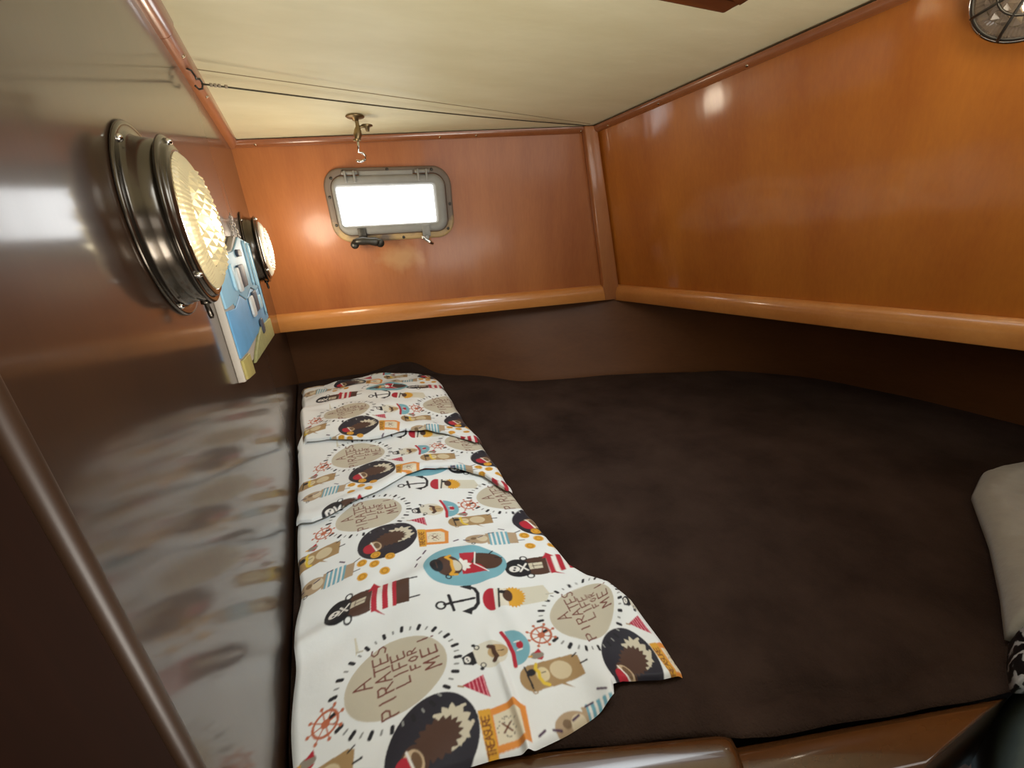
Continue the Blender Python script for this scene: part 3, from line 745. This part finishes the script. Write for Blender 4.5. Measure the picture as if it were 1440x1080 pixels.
GLY = {'A': [[(0, 0), (.5, 1), (1, 0)], [(.2, .4), (.8, .4)]], 'P': [[(0, 0), (0, 1), (.7, .95), (.8, .7), (.6, .5), (0, .5)]], 'I': [[(.4, 0), (.4, 1)]],
       'R': [[(0, 0), (0, 1), (.7, .95), (.8, .72), (.6, .5), (0, .5)], [(.3, .5), (.9, 0)]], 'T': [[(.5, 0), (.5, 1)], [(0, 1), (1, 1)]],
       'E': [[(.9, 1), (0, 1), (0, 0), (.9, 0)], [(0, .5), (.7, .5)]], 'S': [[(.9, .9), (.5, 1), (.1, .85), (.2, .6), (.75, .42), (.85, .15), (.5, 0), (.05, .1)]],
       'L': [[(0, 1), (0, 0), (.8, 0)]], 'F': [[(.9, 1), (0, 1), (0, 0)], [(0, .5), (.7, .5)]], 'O': [[(.5, 0), (.1, .3), (.1, .7), (.5, 1), (.85, .7), (.85, .3), (.5, 0)]],
       'M': [[(0, 0), (.1, 1), (.5, .35), (.9, 1), (1, 0)]], '!': [[(.4, .35), (.4, 1)], [(.4, 0), (.4, .08)]], 'U': [[(0, 1), (0, .2), (.45, 0), (.9, .2), (.9, 1)]], 'K': [[(0, 0), (0, 1)], [(.9, 1), (0, .45), (.9, 0)]]}
def text(pen, txt, x, y0, size, w_, col, adv=1.05, wid=.62, sign=1):
    """letters run along +y of the pen, their tops point to -x"""
    cur = y0
    for ch in txt:
        if ch in GLY:
            for st in GLY[ch]: pen.line([(x-sign*q*size, cur+sign*p*size*wid) for p, q in st], w_, col)
        cur += sign*size*wid*adv*1.35
BLK, NAVY, BRN, TAN, TEAL, RED, GOLD, CRM, BEI = (26, 26, 32), (36, 34, 44), (78, 52, 40), (164, 134, 92), (118, 172, 186), (176, 34, 52), (216, 160, 50), (206, 198, 176), (193, 185, 165)
WHT = (232, 230, 224)
# A: dark oval with a shaggy brown bear
p = Pen(.3, -.4, 12, .95)
p.ell(0, 0, 5.4, 4.5, NAVY, ang=18)
p.ell(2.6, .3, 2.1, 2.3, CRM, jag=.28, n=11); p.line([(1.2, 2.2), (2.6, 1.6), (4.6, 1.4)], .35, CRM); p.line([(1.4, -1.7), (2.8, -1.6), (4.5, -.6)], .35, CRM)
p.ell(.6, .0, 2.9, 2.0, BRN, jag=.2, n=18); p.ell(-2.3, -.5, 1.5, 1.6, BRN); p.ell(-2.5, -.6, 1.1, 1.4, (196, 172, 140)); p.ell(-2.1, -.5, .5, .9, (110, 84, 60))
p.ell(-3.4, -.7, 1.1, 1.3, RED, clip=p.x < -2.7); p.line([(-2.6, -1.9), (-2.7, .8)], .25, WHT)
# coins
for x, y in ((-2.0, -3.6), (-4.2, -4.4), (-2.4, -5.5), (.1, -4.9), (-4.4, -7.2), (-1.1, -7.6)):
    p = Pen(x, y); p.ell(0, 0, .78, .72, GOLD); p.ring(0, 0, .42, .14, (176, 116, 30))
# B: beige oval with the lettering, dashes round it
p = Pen(-1.9, 8.4, 8, .9)
p.ell(0, 0, 6.6, 5.1, BEI)
for k_ in range(40):
    t = 2*math.pi*k_/40; R1 = 1.17; R2 = 1.24 if k_ % 2 else 1.27
    p.line([(6.6*R1*math.cos(t), 5.3*R1*math.sin(t)), (6.6*R2*math.cos(t), 5.3*R2*math.sin(t))], .26 if k_ % 2 else .5, (140, 142, 140) if k_ % 2 else BLK)
p = Pen(-1.9, 8.4, 2); LC = (112, 58, 50)
text(p, 'A', -2.9, -.3, 2.0, .2, LC)
text(p, 'PIRATES', -.7, -4.4, 1.75, .2, LC, adv=.90)
text(p, 'LIFE', 1.2, -1.8, 1.6, .2, LC, adv=.88)
text(p, 'FOR', 2.65, -.4, 1.1, .18, LC, adv=1.15)
text(p, 'ME!', 5.0, -1.2, 1.9, .22, LC, adv=1.2)
# C: bear with a skull cap and a red striped shirt
p = Pen(-3.5, 20.6, -7, 1.03)
p.line([(3.6, 1.5), (6.2, 2.0)], .22, BLK); p.line([(4.2, -1.2), (6.3, -.9)], .22, BLK)
p.poly([(-1.2, -1.9), (4.9, -1.7), (5.2, 2.0), (-1.0, 2.2)], BRN); p.ell(-1.6, 0, 2.7, 2.15, BRN)
c_ = p.poly([(-.2, -2.1), (3.2, -1.9), (3.4, 2.15), (0, 2.3)], WHT)
for x in (-.1, 1.35, 2.7): p.poly([(x, -2.3), (x+.75, -2.3), (x+.85, 2.4), (x+.1, 2.4)], RED, clip=c_)
p.poly([(-.3, -1.6), (1.8, -3.0), (.6, -1.8)], RED); p.poly([(-.6, 1.7), (.2, 3.0), (1.2, 2.0)], RED)
p.ring(-3.2, 2.1, .45, .22, BLK); p.ring(-3.0, -2.2, .45, .22, BLK)
p.poly([(-2.9, -.7), (-.9, -.5), (-.8, .9), (-2.9, .8)], CRM); p.line([(-2.4, .1), (-.9, .2)], .14, BRN); p.line([(-2.2, -.5), (-2.2, .7)], .1, BRN)
p.ell(-4.3, -.1, 1.9, 2.1, BLK, clip=p.x < -2.8); p.ell(-4.9, -.2, .75, .7, WHT); p.ell(-4.8, .05, .2, .2, BLK); p.ell(-5.0, -.45, .2, .2, BLK)
p.line([(-4.2, -.9), (-3.1, .8)], .28, WHT); p.line([(-3.1, -.8), (-4.2, .7)], .28, WHT)
# E: anchor
p = Pen(7.8, 16.3, -8)
p.ring(-2.6, -.5, .6, .3, BLK); p.line([(-2.1, -.4), (1.9, .3)], .42, BLK); p.line([(-1.0, -1.6), (-1.4, 1.2)], .42, BLK)
p.line([(1.3, 2.9), (2.2, 2.2), (2.5, 1.2), (2.4, .3), (2.3, -.7), (1.7, -1.6), (.9, -2.0)], .5, BLK)
p.poly([(.2, 2.9), (1.9, 3.4), (1.7, 2.0)], BLK); p.poly([(.0, -2.0), (1.6, -1.3), (1.2, -2.7)], BLK)
# H: brown bear with an eyepatch, yellow moustache and a parrot
p = Pen(14.8, 1.8, -4, .84)
p.poly([(-3.8, -1.4), (-2.6, -1.9), (3.9, -1.6), (4.2, 1.5), (3.4, 1.9), (-3.2, 1.6)], TAN); p.ell(-2.9, -.1, 1.8, 1.9, TAN); p.line([(4.0, .1), (5.0, .2)], .25, BLK); p.line([(3.4, 1.5), (4.2, 1.9)], .2, BLK)
p.poly([(.2, -1.6), (1.9, -2.7), (.9, -1.7)], TAN); p.ell(1.1, .1, 1.5, 1.3, (206, 190, 156))
p.ell(-1.5, .0, .9, 1.0, (216, 200, 160)); p.line([(-1.9, 1.6), (-2.2, 1.0), (-1.9, .4), (-2.1, -.3), (-1.8, -1.2), (-1.2, -1.5)], .45, (222, 190, 60)); p.line([(-1.6, .2), (-1.0, .2)], .12, BLK)
p.line([(-3.5, 1.7), (-3.4, -1.7)], .25, BLK); p.ell(-2.9, .7, .6, .5, BLK); p.ring(-3.3, -1.9, .3, .16, TAN)
p.ell(-1.2, 2.9, 1.0, .6, (140, 132, 120)); p.poly([(-1.6, 3.3), (-.6, 4.0), (-.4, 3.2)], RED); p.poly([(-1.5, 2.3), (-.3, 2.5), (-.8, 2.0)], RED); p.line([(-2.4, 3.0), (-2.0, 2.9)], .3, GOLD)
# I: treasure map
p = Pen(7.7, -1.8, -8, .84)
p.poly([(-2.4, -2.6), (2.4, -2.4), (2.8, 1.8), (1.6, 2.9), (-2.2, 2.4)], (222, 142, 62)); p.poly([(-1.5, -1.8), (1.8, -1.7), (2.0, 1.4), (1.2, 2.0), (-1.4, 1.7)], (224, 214, 190))
p.line([(-.5, -.6), (.5, .4)], .22, (110, 60, 40)); p.line([(.5, -.6), (-.5, .5)], .22, (110, 60, 40))
for k_ in range(26):
    t = k_*.61; p.ell(-.0+1.3*math.cos(t)*(.6+.4*math.sin(k_*1.7)), .0+1.2*math.sin(t), .09, .09, (120, 112, 96))
p.poly([(-3.0, -3.0), (-1.7, -3.0), (-1.6, 2.6), (-3.2, 2.6)], GOLD); text(p, 'TREASURE', -1.95, -2.7, .95, .15, (120, 66, 30), adv=.72)
# J: ship's wheel
p = Pen(-9.8, 7.0, 0, .72); WC = (186, 104, 74)
p.ring(0, 0, 1.75, .38, WC); p.ring(0, 0, .45, .4, WC)
for k_ in range(8):
    t = math.pi*k_/4+.2; p.line([(0, 0), (2.4*math.cos(t), 2.4*math.sin(t))], .2, WC); p.ell(2.5*math.cos(t), 2.5*math.sin(t), .27, .27, WC)
# K: pennant
p = Pen(5.9, 3.0, 0, .85)
c_ = p.poly([(-1.5, 1.0), (1.6, 1.6), (1.5, -1.6)], (168, 30, 60))
for x in (-.6, -.1, .4, .9, 1.35): p.line([(x-.1, -1.8), (x+.1, 1.8)], .13, (226, 150, 160), clip=c_)
p.line([(-2.0, 1.1), (-1.4, .8)], .25, TAN)
# L: bear in a blue striped shirt
p = Pen(-9.3, 28.7, -8, .84)
p.line([(4.2, 1.4), (5.6, 2.2)], .2, BLK); p.line([(4.2, -.8), (5.7, -.6)], .2, BLK); p.poly([(-1, -1.7), (4.5, -1.6), (4.7, 1.6), (-1, 1.8)], (176, 152, 122)); p.ell(-2.6, 0, 2.3, 1.7, (176, 152, 122)); p.ell(-1.8, .1, 1.0, 1.1, (210, 196, 168)); p.ell(-3.3, .4, .55, .5, (120, 96, 70)); p.ring(-3.6, -1.6, .3, .16, BLK)
c_ = p.poly([(-.6, -1.9), (2.9, -1.8), (3.1, 1.85), (-.4, 2.0)], WHT)
for k_ in range(5): p.poly([(-.7+k_*.8, -2), (-.25+k_*.8, -2), (-.1+k_*.8, 2.1), (-.55+k_*.8, 2.1)], (112, 168, 186), clip=c_)
# dashed tracks
for x, y, t in ((4.2, -6.6, 40), (5.3, -5.4, 50), (12.3, -3.8, -20), (10.7, -3.6, 20), (18.4, -2.2, -40), (16.5, -2.8, 0), (14.6, -3.4, 15), (3.5, -8.2, 60)):
    p = Pen(x, y, t); p.line([(-.42, 0), (.42, 0)], .24, (70, 40, 70))

tile_left = tile.copy()                    # the part next to the bulkhead, where these three motifs are folded out of sight
# D: teal oval with a captain in a red coat
p = Pen(10.4, 23.4, 0)
p.ell(0, 0, 6.0, 4.3, TEAL)
p.ell(3.0, .4, 2.6, 1.9, BRN); p.line([(4.8, 1.0), (5.7, .7)], .2, BLK); p.line([(4.2, 2.0), (4.9, 2.5)], .2, BLK)
p.poly([(-.8, -1.8), (2.9, -2.0), (2.2, -.3), (1.0, .4), (2.4, 2.4), (-.2, 2.3)], RED); p.line([(2.9, -2.0), (1.4, 0), (2.2, 2.4)], .2, WHT)
p.ell(-.3, .1, 1.3, 1.3, WHT, jag=.35, n=8)
p.ell(-2.4, 0, 2.0, 1.9, BRN); p.ell(-4.1, .2, .95, 1.2, BLK); p.line([(-4.1, -.4), (-4.1, .7)], .15, BRN); p.ring(-2.9, -2.0, .35, .2, BLK)
p.ell(-1.3, 0, .8, 1.0, CRM); p.line([(-1.7, 1.9), (-2.4, 1.5), (-1.7, .9), (-1.9, 0), (-1.9, -1.0), (-2.5, -1.6), (-1.6, -1.7)], .45, GOLD)
# F: cream bear with a red cap, band and a yellow beard
p = Pen(14.6, 15.0, -11, .95)
p.poly([(-1, -1.9), (4.8, -1.8), (5.4, -.2), (4.8, 1.9), (-1, 2.0)], (212, 208, 190)); p.line([(4.9, -.4), (5.9, -.4)], .25, (190, 186, 170))
p.ell(-1.5, 0, 2.0, 1.9, (224, 218, 202)); p.ell(-2.9, -.1, 1.25, 2.2, RED, clip=p.x < -2.3); p.line([(-2.4, -2.2), (-2.3, 2.0)], .3, WHT); p.line([(-2.0, -1.9), (-1.7, 1.9)], .28, BLK)
p.ell(.1, 0, 1.9, 2.3, GOLD, jag=.18, n=22, clip=p.x > -.6); p.ell(-.6, .3, .7, 1.3, BRN); p.ell(-1.3, 1.1, .45, .4, BLK)
# G: pale bear with a moustache and a teal hat, small cup with a skull
p = Pen(9.4, 6.7, -3, .83)
p.ell(-.6, 0, 2.6, 2.3, (216, 212, 196)); p.ell(.6, .1, 1.5, 1.2, (188, 160, 116)); p.line([(-.5, 1.3), (.1, .9), (.0, 0), (.2, -.9), (-.3, -1.4)], .65, BRN); p.line([(.6, .1), (1.5, .1)], .15, BRN)
p.ell(2.6, 0, 2.7, 3.2, TEAL, clip=p.x > 2.5); p.line([(2.0, 3.2), (2.5, 1.2), (2.6, -1), (2.2, -3.2)], .6, RED); p.ell(3.9, 0, .5, .75, RED); p.line([(3.3, .8), (4.0, .7)], .25, WHT); p.line([(3.3, -.8), (4.0, -.8)], .25, WHT)
p.poly([(-3.6, .9), (-2.9, 1.1), (-2.8, -1.1), (-3.5, -1.3)], BLK); p.poly([(-3.6, .9), (-4.7, .4), (-4.6, -.8), (-3.5, -1.2)], BLK); p.ell(-3.95, -.15, .45, .55, WHT); p.ell(-4.0, .0, .14, .14, BLK); p.ell(-3.9, -.35, .14, .14, BLK)
p.ring(-2.2, 1.6, .35, .16, BLK); p.ring(-2.0, -1.6, .35, .16, BLK); p.ell(-2.6, 2.1, .3, .25, BLK); p.ell(-2.3, -2.1, .3, .25, BLK)
def sample_tile(tile, a_, b__):
    """bilinear, a_ and b__ arrays in cm"""
    u = (a_ % TW)*S-.5; v = (b__ % TH)*S-.5
    x0 = np.floor(u).astype(int); y0 = np.floor(v).astype(int); fx = (u-x0)[..., None]; fy = (v-y0)[..., None]
    g = lambda x, y: tile[y % gh, x % gw]
    return (g(x0, y0)*(1-fx)*(1-fy)+g(x0+1, y0)*fx*(1-fy)+g(x0, y0+1)*(1-fx)*fy+g(x0+1, y0+1)*fx*fy)
def soften(im):
    k5 = np.zeros_like(im)
    for dy in (-1, 0, 1):
        for dx in (-1, 0, 1): k5 += np.roll(np.roll(im, dy, 0), dx, 1)
    return k5/9
# average over the size of a cloth cell, so that the print stays crisp without speckle
tile = soften(tile); tile_left = soften(tile_left)

def nz(x, y, s, seed=0.):
    """cheap smooth vector noise for arrays"""
    return (np.sin(x*s*1.3+seed+1.7*np.sin(y*s*.9+seed*2))*np.cos(y*s*1.1-seed+1.3*np.sin(x*s*.7+seed)))
edgeR = [(.215, .290), (.26, .298), (.317, .302), (.358, .296), (.383, .280), (.413, .268), (.479, .267), (.559, .268), (.644, .270), (.71, .277), (.87, .288), (1.0, .303), (1.15, .318), (1.28, .332), (1.45, .345)]
edgeB = [(-.12, .262), (.0, .255), (.042, .247), (.07, .240), (.101, .230), (.145, .227), (.185, .226), (.204, .229), (.212, .240), (.226, .240), (.243, .232), (.264, .221), (.292, .213)]
cloth_v, cloth_f, cloth_c = [], [], []
nvert = 0
def sheet(x_of, yb_of, yt_of, nx, ny, lift, A, skew=0., curl_b=0., curl_t=0.):
    """one layer of the cloth. A = where a dark-oval motif sits (cm)"""
    global nvert
    s = np.linspace(0, 1, nx)[:, None]*np.ones((1, ny)); t = np.linspace(0, 1, ny)[None, :]*np.ones((nx, 1))
    xn = -.119+s*.40
    yb = yb_of(xn); yt = yt_of(xn)
    Y = yb+(yt-yb)*t
    X0, X1 = x_of(Y)
    X = X0+(X1-X0)*s
    yb = yb_of(X); yt = yt_of(X); Y = yb+(yt-yb)*t
    h = .032*np.clip((Y-.9)/.25, 0, 1)**2*(3-2*np.clip((Y-.9)/.25, 0, 1))
    h = h+lift+.0035*nz(X, Y, 9, 1.)+.0018*nz(X, Y, 23, 2.)+.0008*nz(X, Y, 55, 4.)
    return s, t, X, Y, h
def commit(X, Y, Z, A, nx, ny):
    global nvert
    px_ = X*100-A[0]; py_ = Y*100-A[1]
    tt = np.clip((Y*100-30)/18, 0, 1); amp = .15+.23*tt*tt*(3-2*tt)          # the weave is pulled askew towards the sides
    Wf = lambda X_, am: -am*9*np.log(np.cosh((X_+1)/9))
    b_cl = py_-Wf(X*100, amp)+Wf(A[0], .38); a_cl = px_-.03*b_cl
    a_cl = a_cl+.58*np.maximum(0, a_cl-19.5)*np.clip((38-Y*100)/8, 0, 1)         # the gathered corner
    col = np.where((a_cl < -6.3)[..., None], sample_tile(tile_left, a_cl, b_cl), sample_tile(tile, a_cl, b_cl))
    cloth_v.append(np.stack([X, Y, Z], -1).reshape(-1, 3)); cloth_c.append(col.reshape(-1, 3))
    idx = np.arange(nx*ny).reshape(nx, ny)+nvert
    cloth_f.append(np.stack([idx[:-1, :-1], idx[1:, :-1], idx[1:, 1:], idx[:-1, 1:]], -1).reshape(-1, 4)); nvert += nx*ny
eb = np.array(edgeB); er = np.array(edgeR)
XRt = lambda Y: np.interp(Y, er[:, 0], er[:, 1])
flap = [(-.119, .772), (-.09, .765), (-.05, .775), (.0, .80), (.05, .83), (.10, .86), (.15, .875), (.19, .865), (.23, .83), (.27, .80), (.30, .79)]
fl_ = np.array([(q.x, q.y) for q in [H(px, py, BED+.012) for px, py in ((419, 739), (440, 737), (460, 729), (496, 707), (544, 683), (570, 668), (597, 659), (640, 657), (680, 668), (712, 690))]])
FL = lambda X: np.interp(X, fl_[:, 0], fl_[:, 1])
f2_ = np.array([(q.x, q.y) for q in [H(px, py, BED+.035) for px, py in ((417, 638), (428, 624), (460, 619), (496, 617), (535, 611), (568, 602), (600, 600), (640, 607), (668, 615))]])
F2 = lambda X: np.interp(X, f2_[:, 0], f2_[:, 1])
# lower layer
def tail(s, e=.03): return np.clip(1-s/e, 0, 1)**2
nx, ny = 430, 640
s, t, X, Y, h = sheet(lambda Y: (-.1130+.004*nz(Y, Y, 14, 3.), XRt(Y)), lambda X: np.interp(X, eb[:, 0], eb[:, 1]), lambda X: FL(X)+.05, nx, ny, .006, None)
# ridge that crosses the cloth, the standing pleat near the middle, the corner that curls
rid = Y-(.455+.33*(X+.12)-.35*(X+.12)**2); h = h+.008*np.exp(-(rid/.016)**2)*np.clip(1.2-2.2*(X+.12), 0, 1)
pl1 = X-(.098+.015*np.sin((Y-.22)*9)+.16*np.clip(Y-.23, 0, 1)*0); h = h+.009*np.exp(-(pl1/.0045)**2)*np.clip(1-(Y-.22)/.16, 0, 1)
pl2 = X-(.150-.02*(Y-.3)); h = h+.004*np.exp(-(pl2/.012)**2)*np.clip((Y-.27)/.08, 0, 1)*np.clip((.52-Y)/.12, 0, 1)
cc = np.exp(-((X-.205)/.018)**2)*np.clip(1-(Y-.225)/.07, 0, 1); h = h+.016*cc
h = h+.010*np.exp(-((X-.30)/.035)**2-((Y-.33)/.07)**2)
h = h-.005*tail(t, .012)-.005*tail(1-s, .02)-.004*tail(s, .02)
A1 = (2.3, 61.2)
commit(X, Y, BED+h, A1, nx, ny)
# middle layer
nx, ny = 340, 230
q = H(521, 661, BED+.015); A2 = (q.x*100, q.y*100)
s, t, X, Y, h = sheet(lambda Y: (-.1155+.003*nz(Y, Y, 14, 5.), XRt(Y)+.003), lambda X: FL(X), lambda X: F2(X)+.05, nx, ny, .016, None)
h = h-.005*tail(t, .010)-.010*tail(1-s, .03)-.006*tail(s, .03)+.004*np.exp(-((t-.05)/.05)**2)
commit(X, Y, BED+h, A2, nx, ny)
# far layer
nx, ny = 300, 270
q = H(503, 599, BED+.042); A3 = (q.x*100, q.y*100)
fa_ = np.array([(q.x, q.y) for q in [H(px, py, BED+.05) for px, py in ((429, 549), (445, 545), (480, 536), (520, 528), (560, 524), (590, 525), (610, 531), (628, 540))]])
FA = lambda X: np.interp(X, fa_[:, 0], fa_[:, 1])
s, t, X, Y, h = sheet(lambda Y: (-.104+.004*nz(Y, Y, 14, 7.), np.interp(Y, [.95, 1.05, 1.15, 1.3, 1.4], [.289, .291, .295, .305, .31])), lambda X: F2(X), FA, nx, ny, .027, None)
h = h+.004*nz(X, Y, 30, 6.)+.006*np.exp(-((Y-1.24-.25*(X-.1))/.018)**2)*np.clip(.6-2*(X-.0), 0, 1)
h = h-.005*tail(t, .010)-.014*tail(1-s, .04)-.012*tail(s, .03)+.003*np.exp(-((t-.06)/.05)**2)-.012*tail(1-t, .08)
commit(X, Y, BED+h, A3, nx, ny)
V_ = np.concatenate(cloth_v); F_ = np.concatenate(cloth_f); C_ = np.concatenate(cloth_c)
me = bpy.data.meshes.new('pirate_print_cloth')
me.vertices.add(len(V_)); me.vertices.foreach_set('co', V_.astype(np.float32).ravel())
me.loops.add(len(F_)*4); me.loops.foreach_set('vertex_index', F_.astype(np.int32).ravel())
me.polygons.add(len(F_)); me.polygons.foreach_set('loop_start', np.arange(0, len(F_)*4, 4, dtype=np.int32)); me.polygons.foreach_set('loop_total', np.full(len(F_), 4, np.int32))
me.update(calc_edges=True)
me.polygons.foreach_set('use_smooth', np.ones(len(F_), bool))
at_ = me.color_attributes.new('print', 'FLOAT_COLOR', 'POINT')
at_.data.foreach_set('color', np.concatenate([C_, np.ones((len(C_), 1))], 1).astype(np.float32).ravel())
kc = NT('printed_cotton'); an = kc.n('ShaderNodeAttribute', attribute_name='print'); kc.l(an.outputs['Color'], kc.b.inputs['Base Color'])
setin(kc.b, Roughness=.6); kc.b.inputs['Specular IOR Level'].default_value = .3; kc.b.inputs['Sheen Weight'].default_value = .1
tcn = kc.n('ShaderNodeTexCoord'); n1 = kc.n('ShaderNodeTexNoise'); setin(n1, Scale=45.0, Detail=4.0); kc.l(tcn.outputs['Object'], n1.inputs['Vector'])
bp = kc.n('ShaderNodeBump'); setin(bp, Strength=.35, Distance=.002); kc.l(n1.outputs['Fac'], bp.inputs['Height']); kc.l(bp.outputs['Normal'], kc.b.inputs['Normal'])
cl = link('printed_cloth', me, kc.m)
tag(cl, 'long folded white cotton cloth printed with pirate bears, lying on the brown blanket', 'cloth')

# ------------------------------------------------------------------ bedding at the near right
def heap(name, outline, zb, hgt, m, label, cat, seed, n=60, wr=.01, steep=3.2):
    """soft folded cloth filling an outline (plan), higher in the middle"""
    P = resample([Vector(p+(0,)) for p in outline]+[Vector(outline[0]+(0,))], 97)[:-1]
    c_ = sum(P, Vector((0, 0, 0)))/len(P)
    bm = bmesh.new(); rings = []
    for j in range(n):
        t = j/(n-1); r = []
        for p_ in P:
            q_ = p_.lerp(c_, t)
            prof_ = (1-(1-min(1, t*steep))**2)**.5
            z = zb+hgt*prof_+wr*prof_*(noise.noise(Vector((q_.x*16+seed, q_.y*16, seed)))+.5*noise.noise(Vector((q_.x*45+seed, q_.y*38, seed))))
            r.append(bm.verts.new((q_.x, q_.y, z)))
        rings.append(r)
    for A_, B_ in zip(rings, rings[1:]):
        for i in range(96): bm.faces.new((A_[i], A_[(i+1) % 96], B_[(i+1) % 96], B_[i]))
    bm.faces.new(rings[-1]); bm.faces.new(list(reversed(rings[0])))
    o = from_bm(name, bm, m, None, True); tag(o, label, cat); return o
M_FLEECE = mat('grey_fleece', srgb(150, 146, 138), .95, var=.12, bscale=60, bump=.7, sheen=.3, spec=.1)
def Hx(px, py, z): q = H(px, py, z); return (q.x, q.y)
g1 = [Hx(1385, 655, BED+.03), Hx(1369, 690, BED+.02), Hx(1396, 760, BED+.02), Hx(1412, 830, BED+.02), Hx(1420, 890, BED+.02), (.80, -.02), (1.15, -.06), (1.25, .10), (1.20, .185), Hx(1412, 646, BED+.03)]
heap('fleece_blanket', g1, BED+.004, .035, M_FLEECE, 'bunched light grey fleece blanket on the brown blanket beside the hull', 'blanket', 1.5)
kp = NT('black_white_plaid'); tcn = kp.n('ShaderNodeTexCoord'); vo = kp.n('ShaderNodeTexWave', wave_type='BANDS'); setin(vo, Scale=14.0, Distortion=9.0, Detail=3.0); vo.inputs['Detail Scale'].default_value = 3.0; kp.l(tcn.outputs['Object'], vo.inputs['Vector'])
cr = kp.n('ShaderNodeValToRGB'); cr.color_ramp.elements[0].position = .74; cr.color_ramp.elements[1].position = .90; cr.color_ramp.elements[0].color = srgb(20, 20, 24); cr.color_ramp.elements[1].color = srgb(178, 180, 184)
kp.l(vo.outputs['Fac'], cr.inputs['Fac']); kp.l(cr.outputs['Color'], kp.b.inputs['Base Color']); setin(kp.b, Roughness=.3)
g2 = [Hx(1426, 890, BED+.03), Hx(1419, 930, BED+.02), Hx(1424, 968, BED+.02), (.68, -.02), (.80, -.10), (.90, -.04), (.82, .0)]
heap('patterned_cloth', g2, BED+.012, .045, kp.m, 'crumpled black and white cloth at the berth corner below the grey fleece', 'cloth', 4.2, wr=.02)
M_TEAL = mat('teal_grey_quilt', srgb(128, 146, 146), .9, var=.35, bscale=28, bump=.6)
g3 = [(.63, .05), (.585, .034), (.53, .020), (.46, .002), (.40, -.016), (.42, -.14), (.75, -.3), (.95, -.2), (.72, -.04)]
heap('quilted_cover', g3, BED-.16, .158, M_TEAL, 'dark teal grey fabric beyond the end of the wooden berth board', 'fabric', 7.1, wr=.010, steep=9)
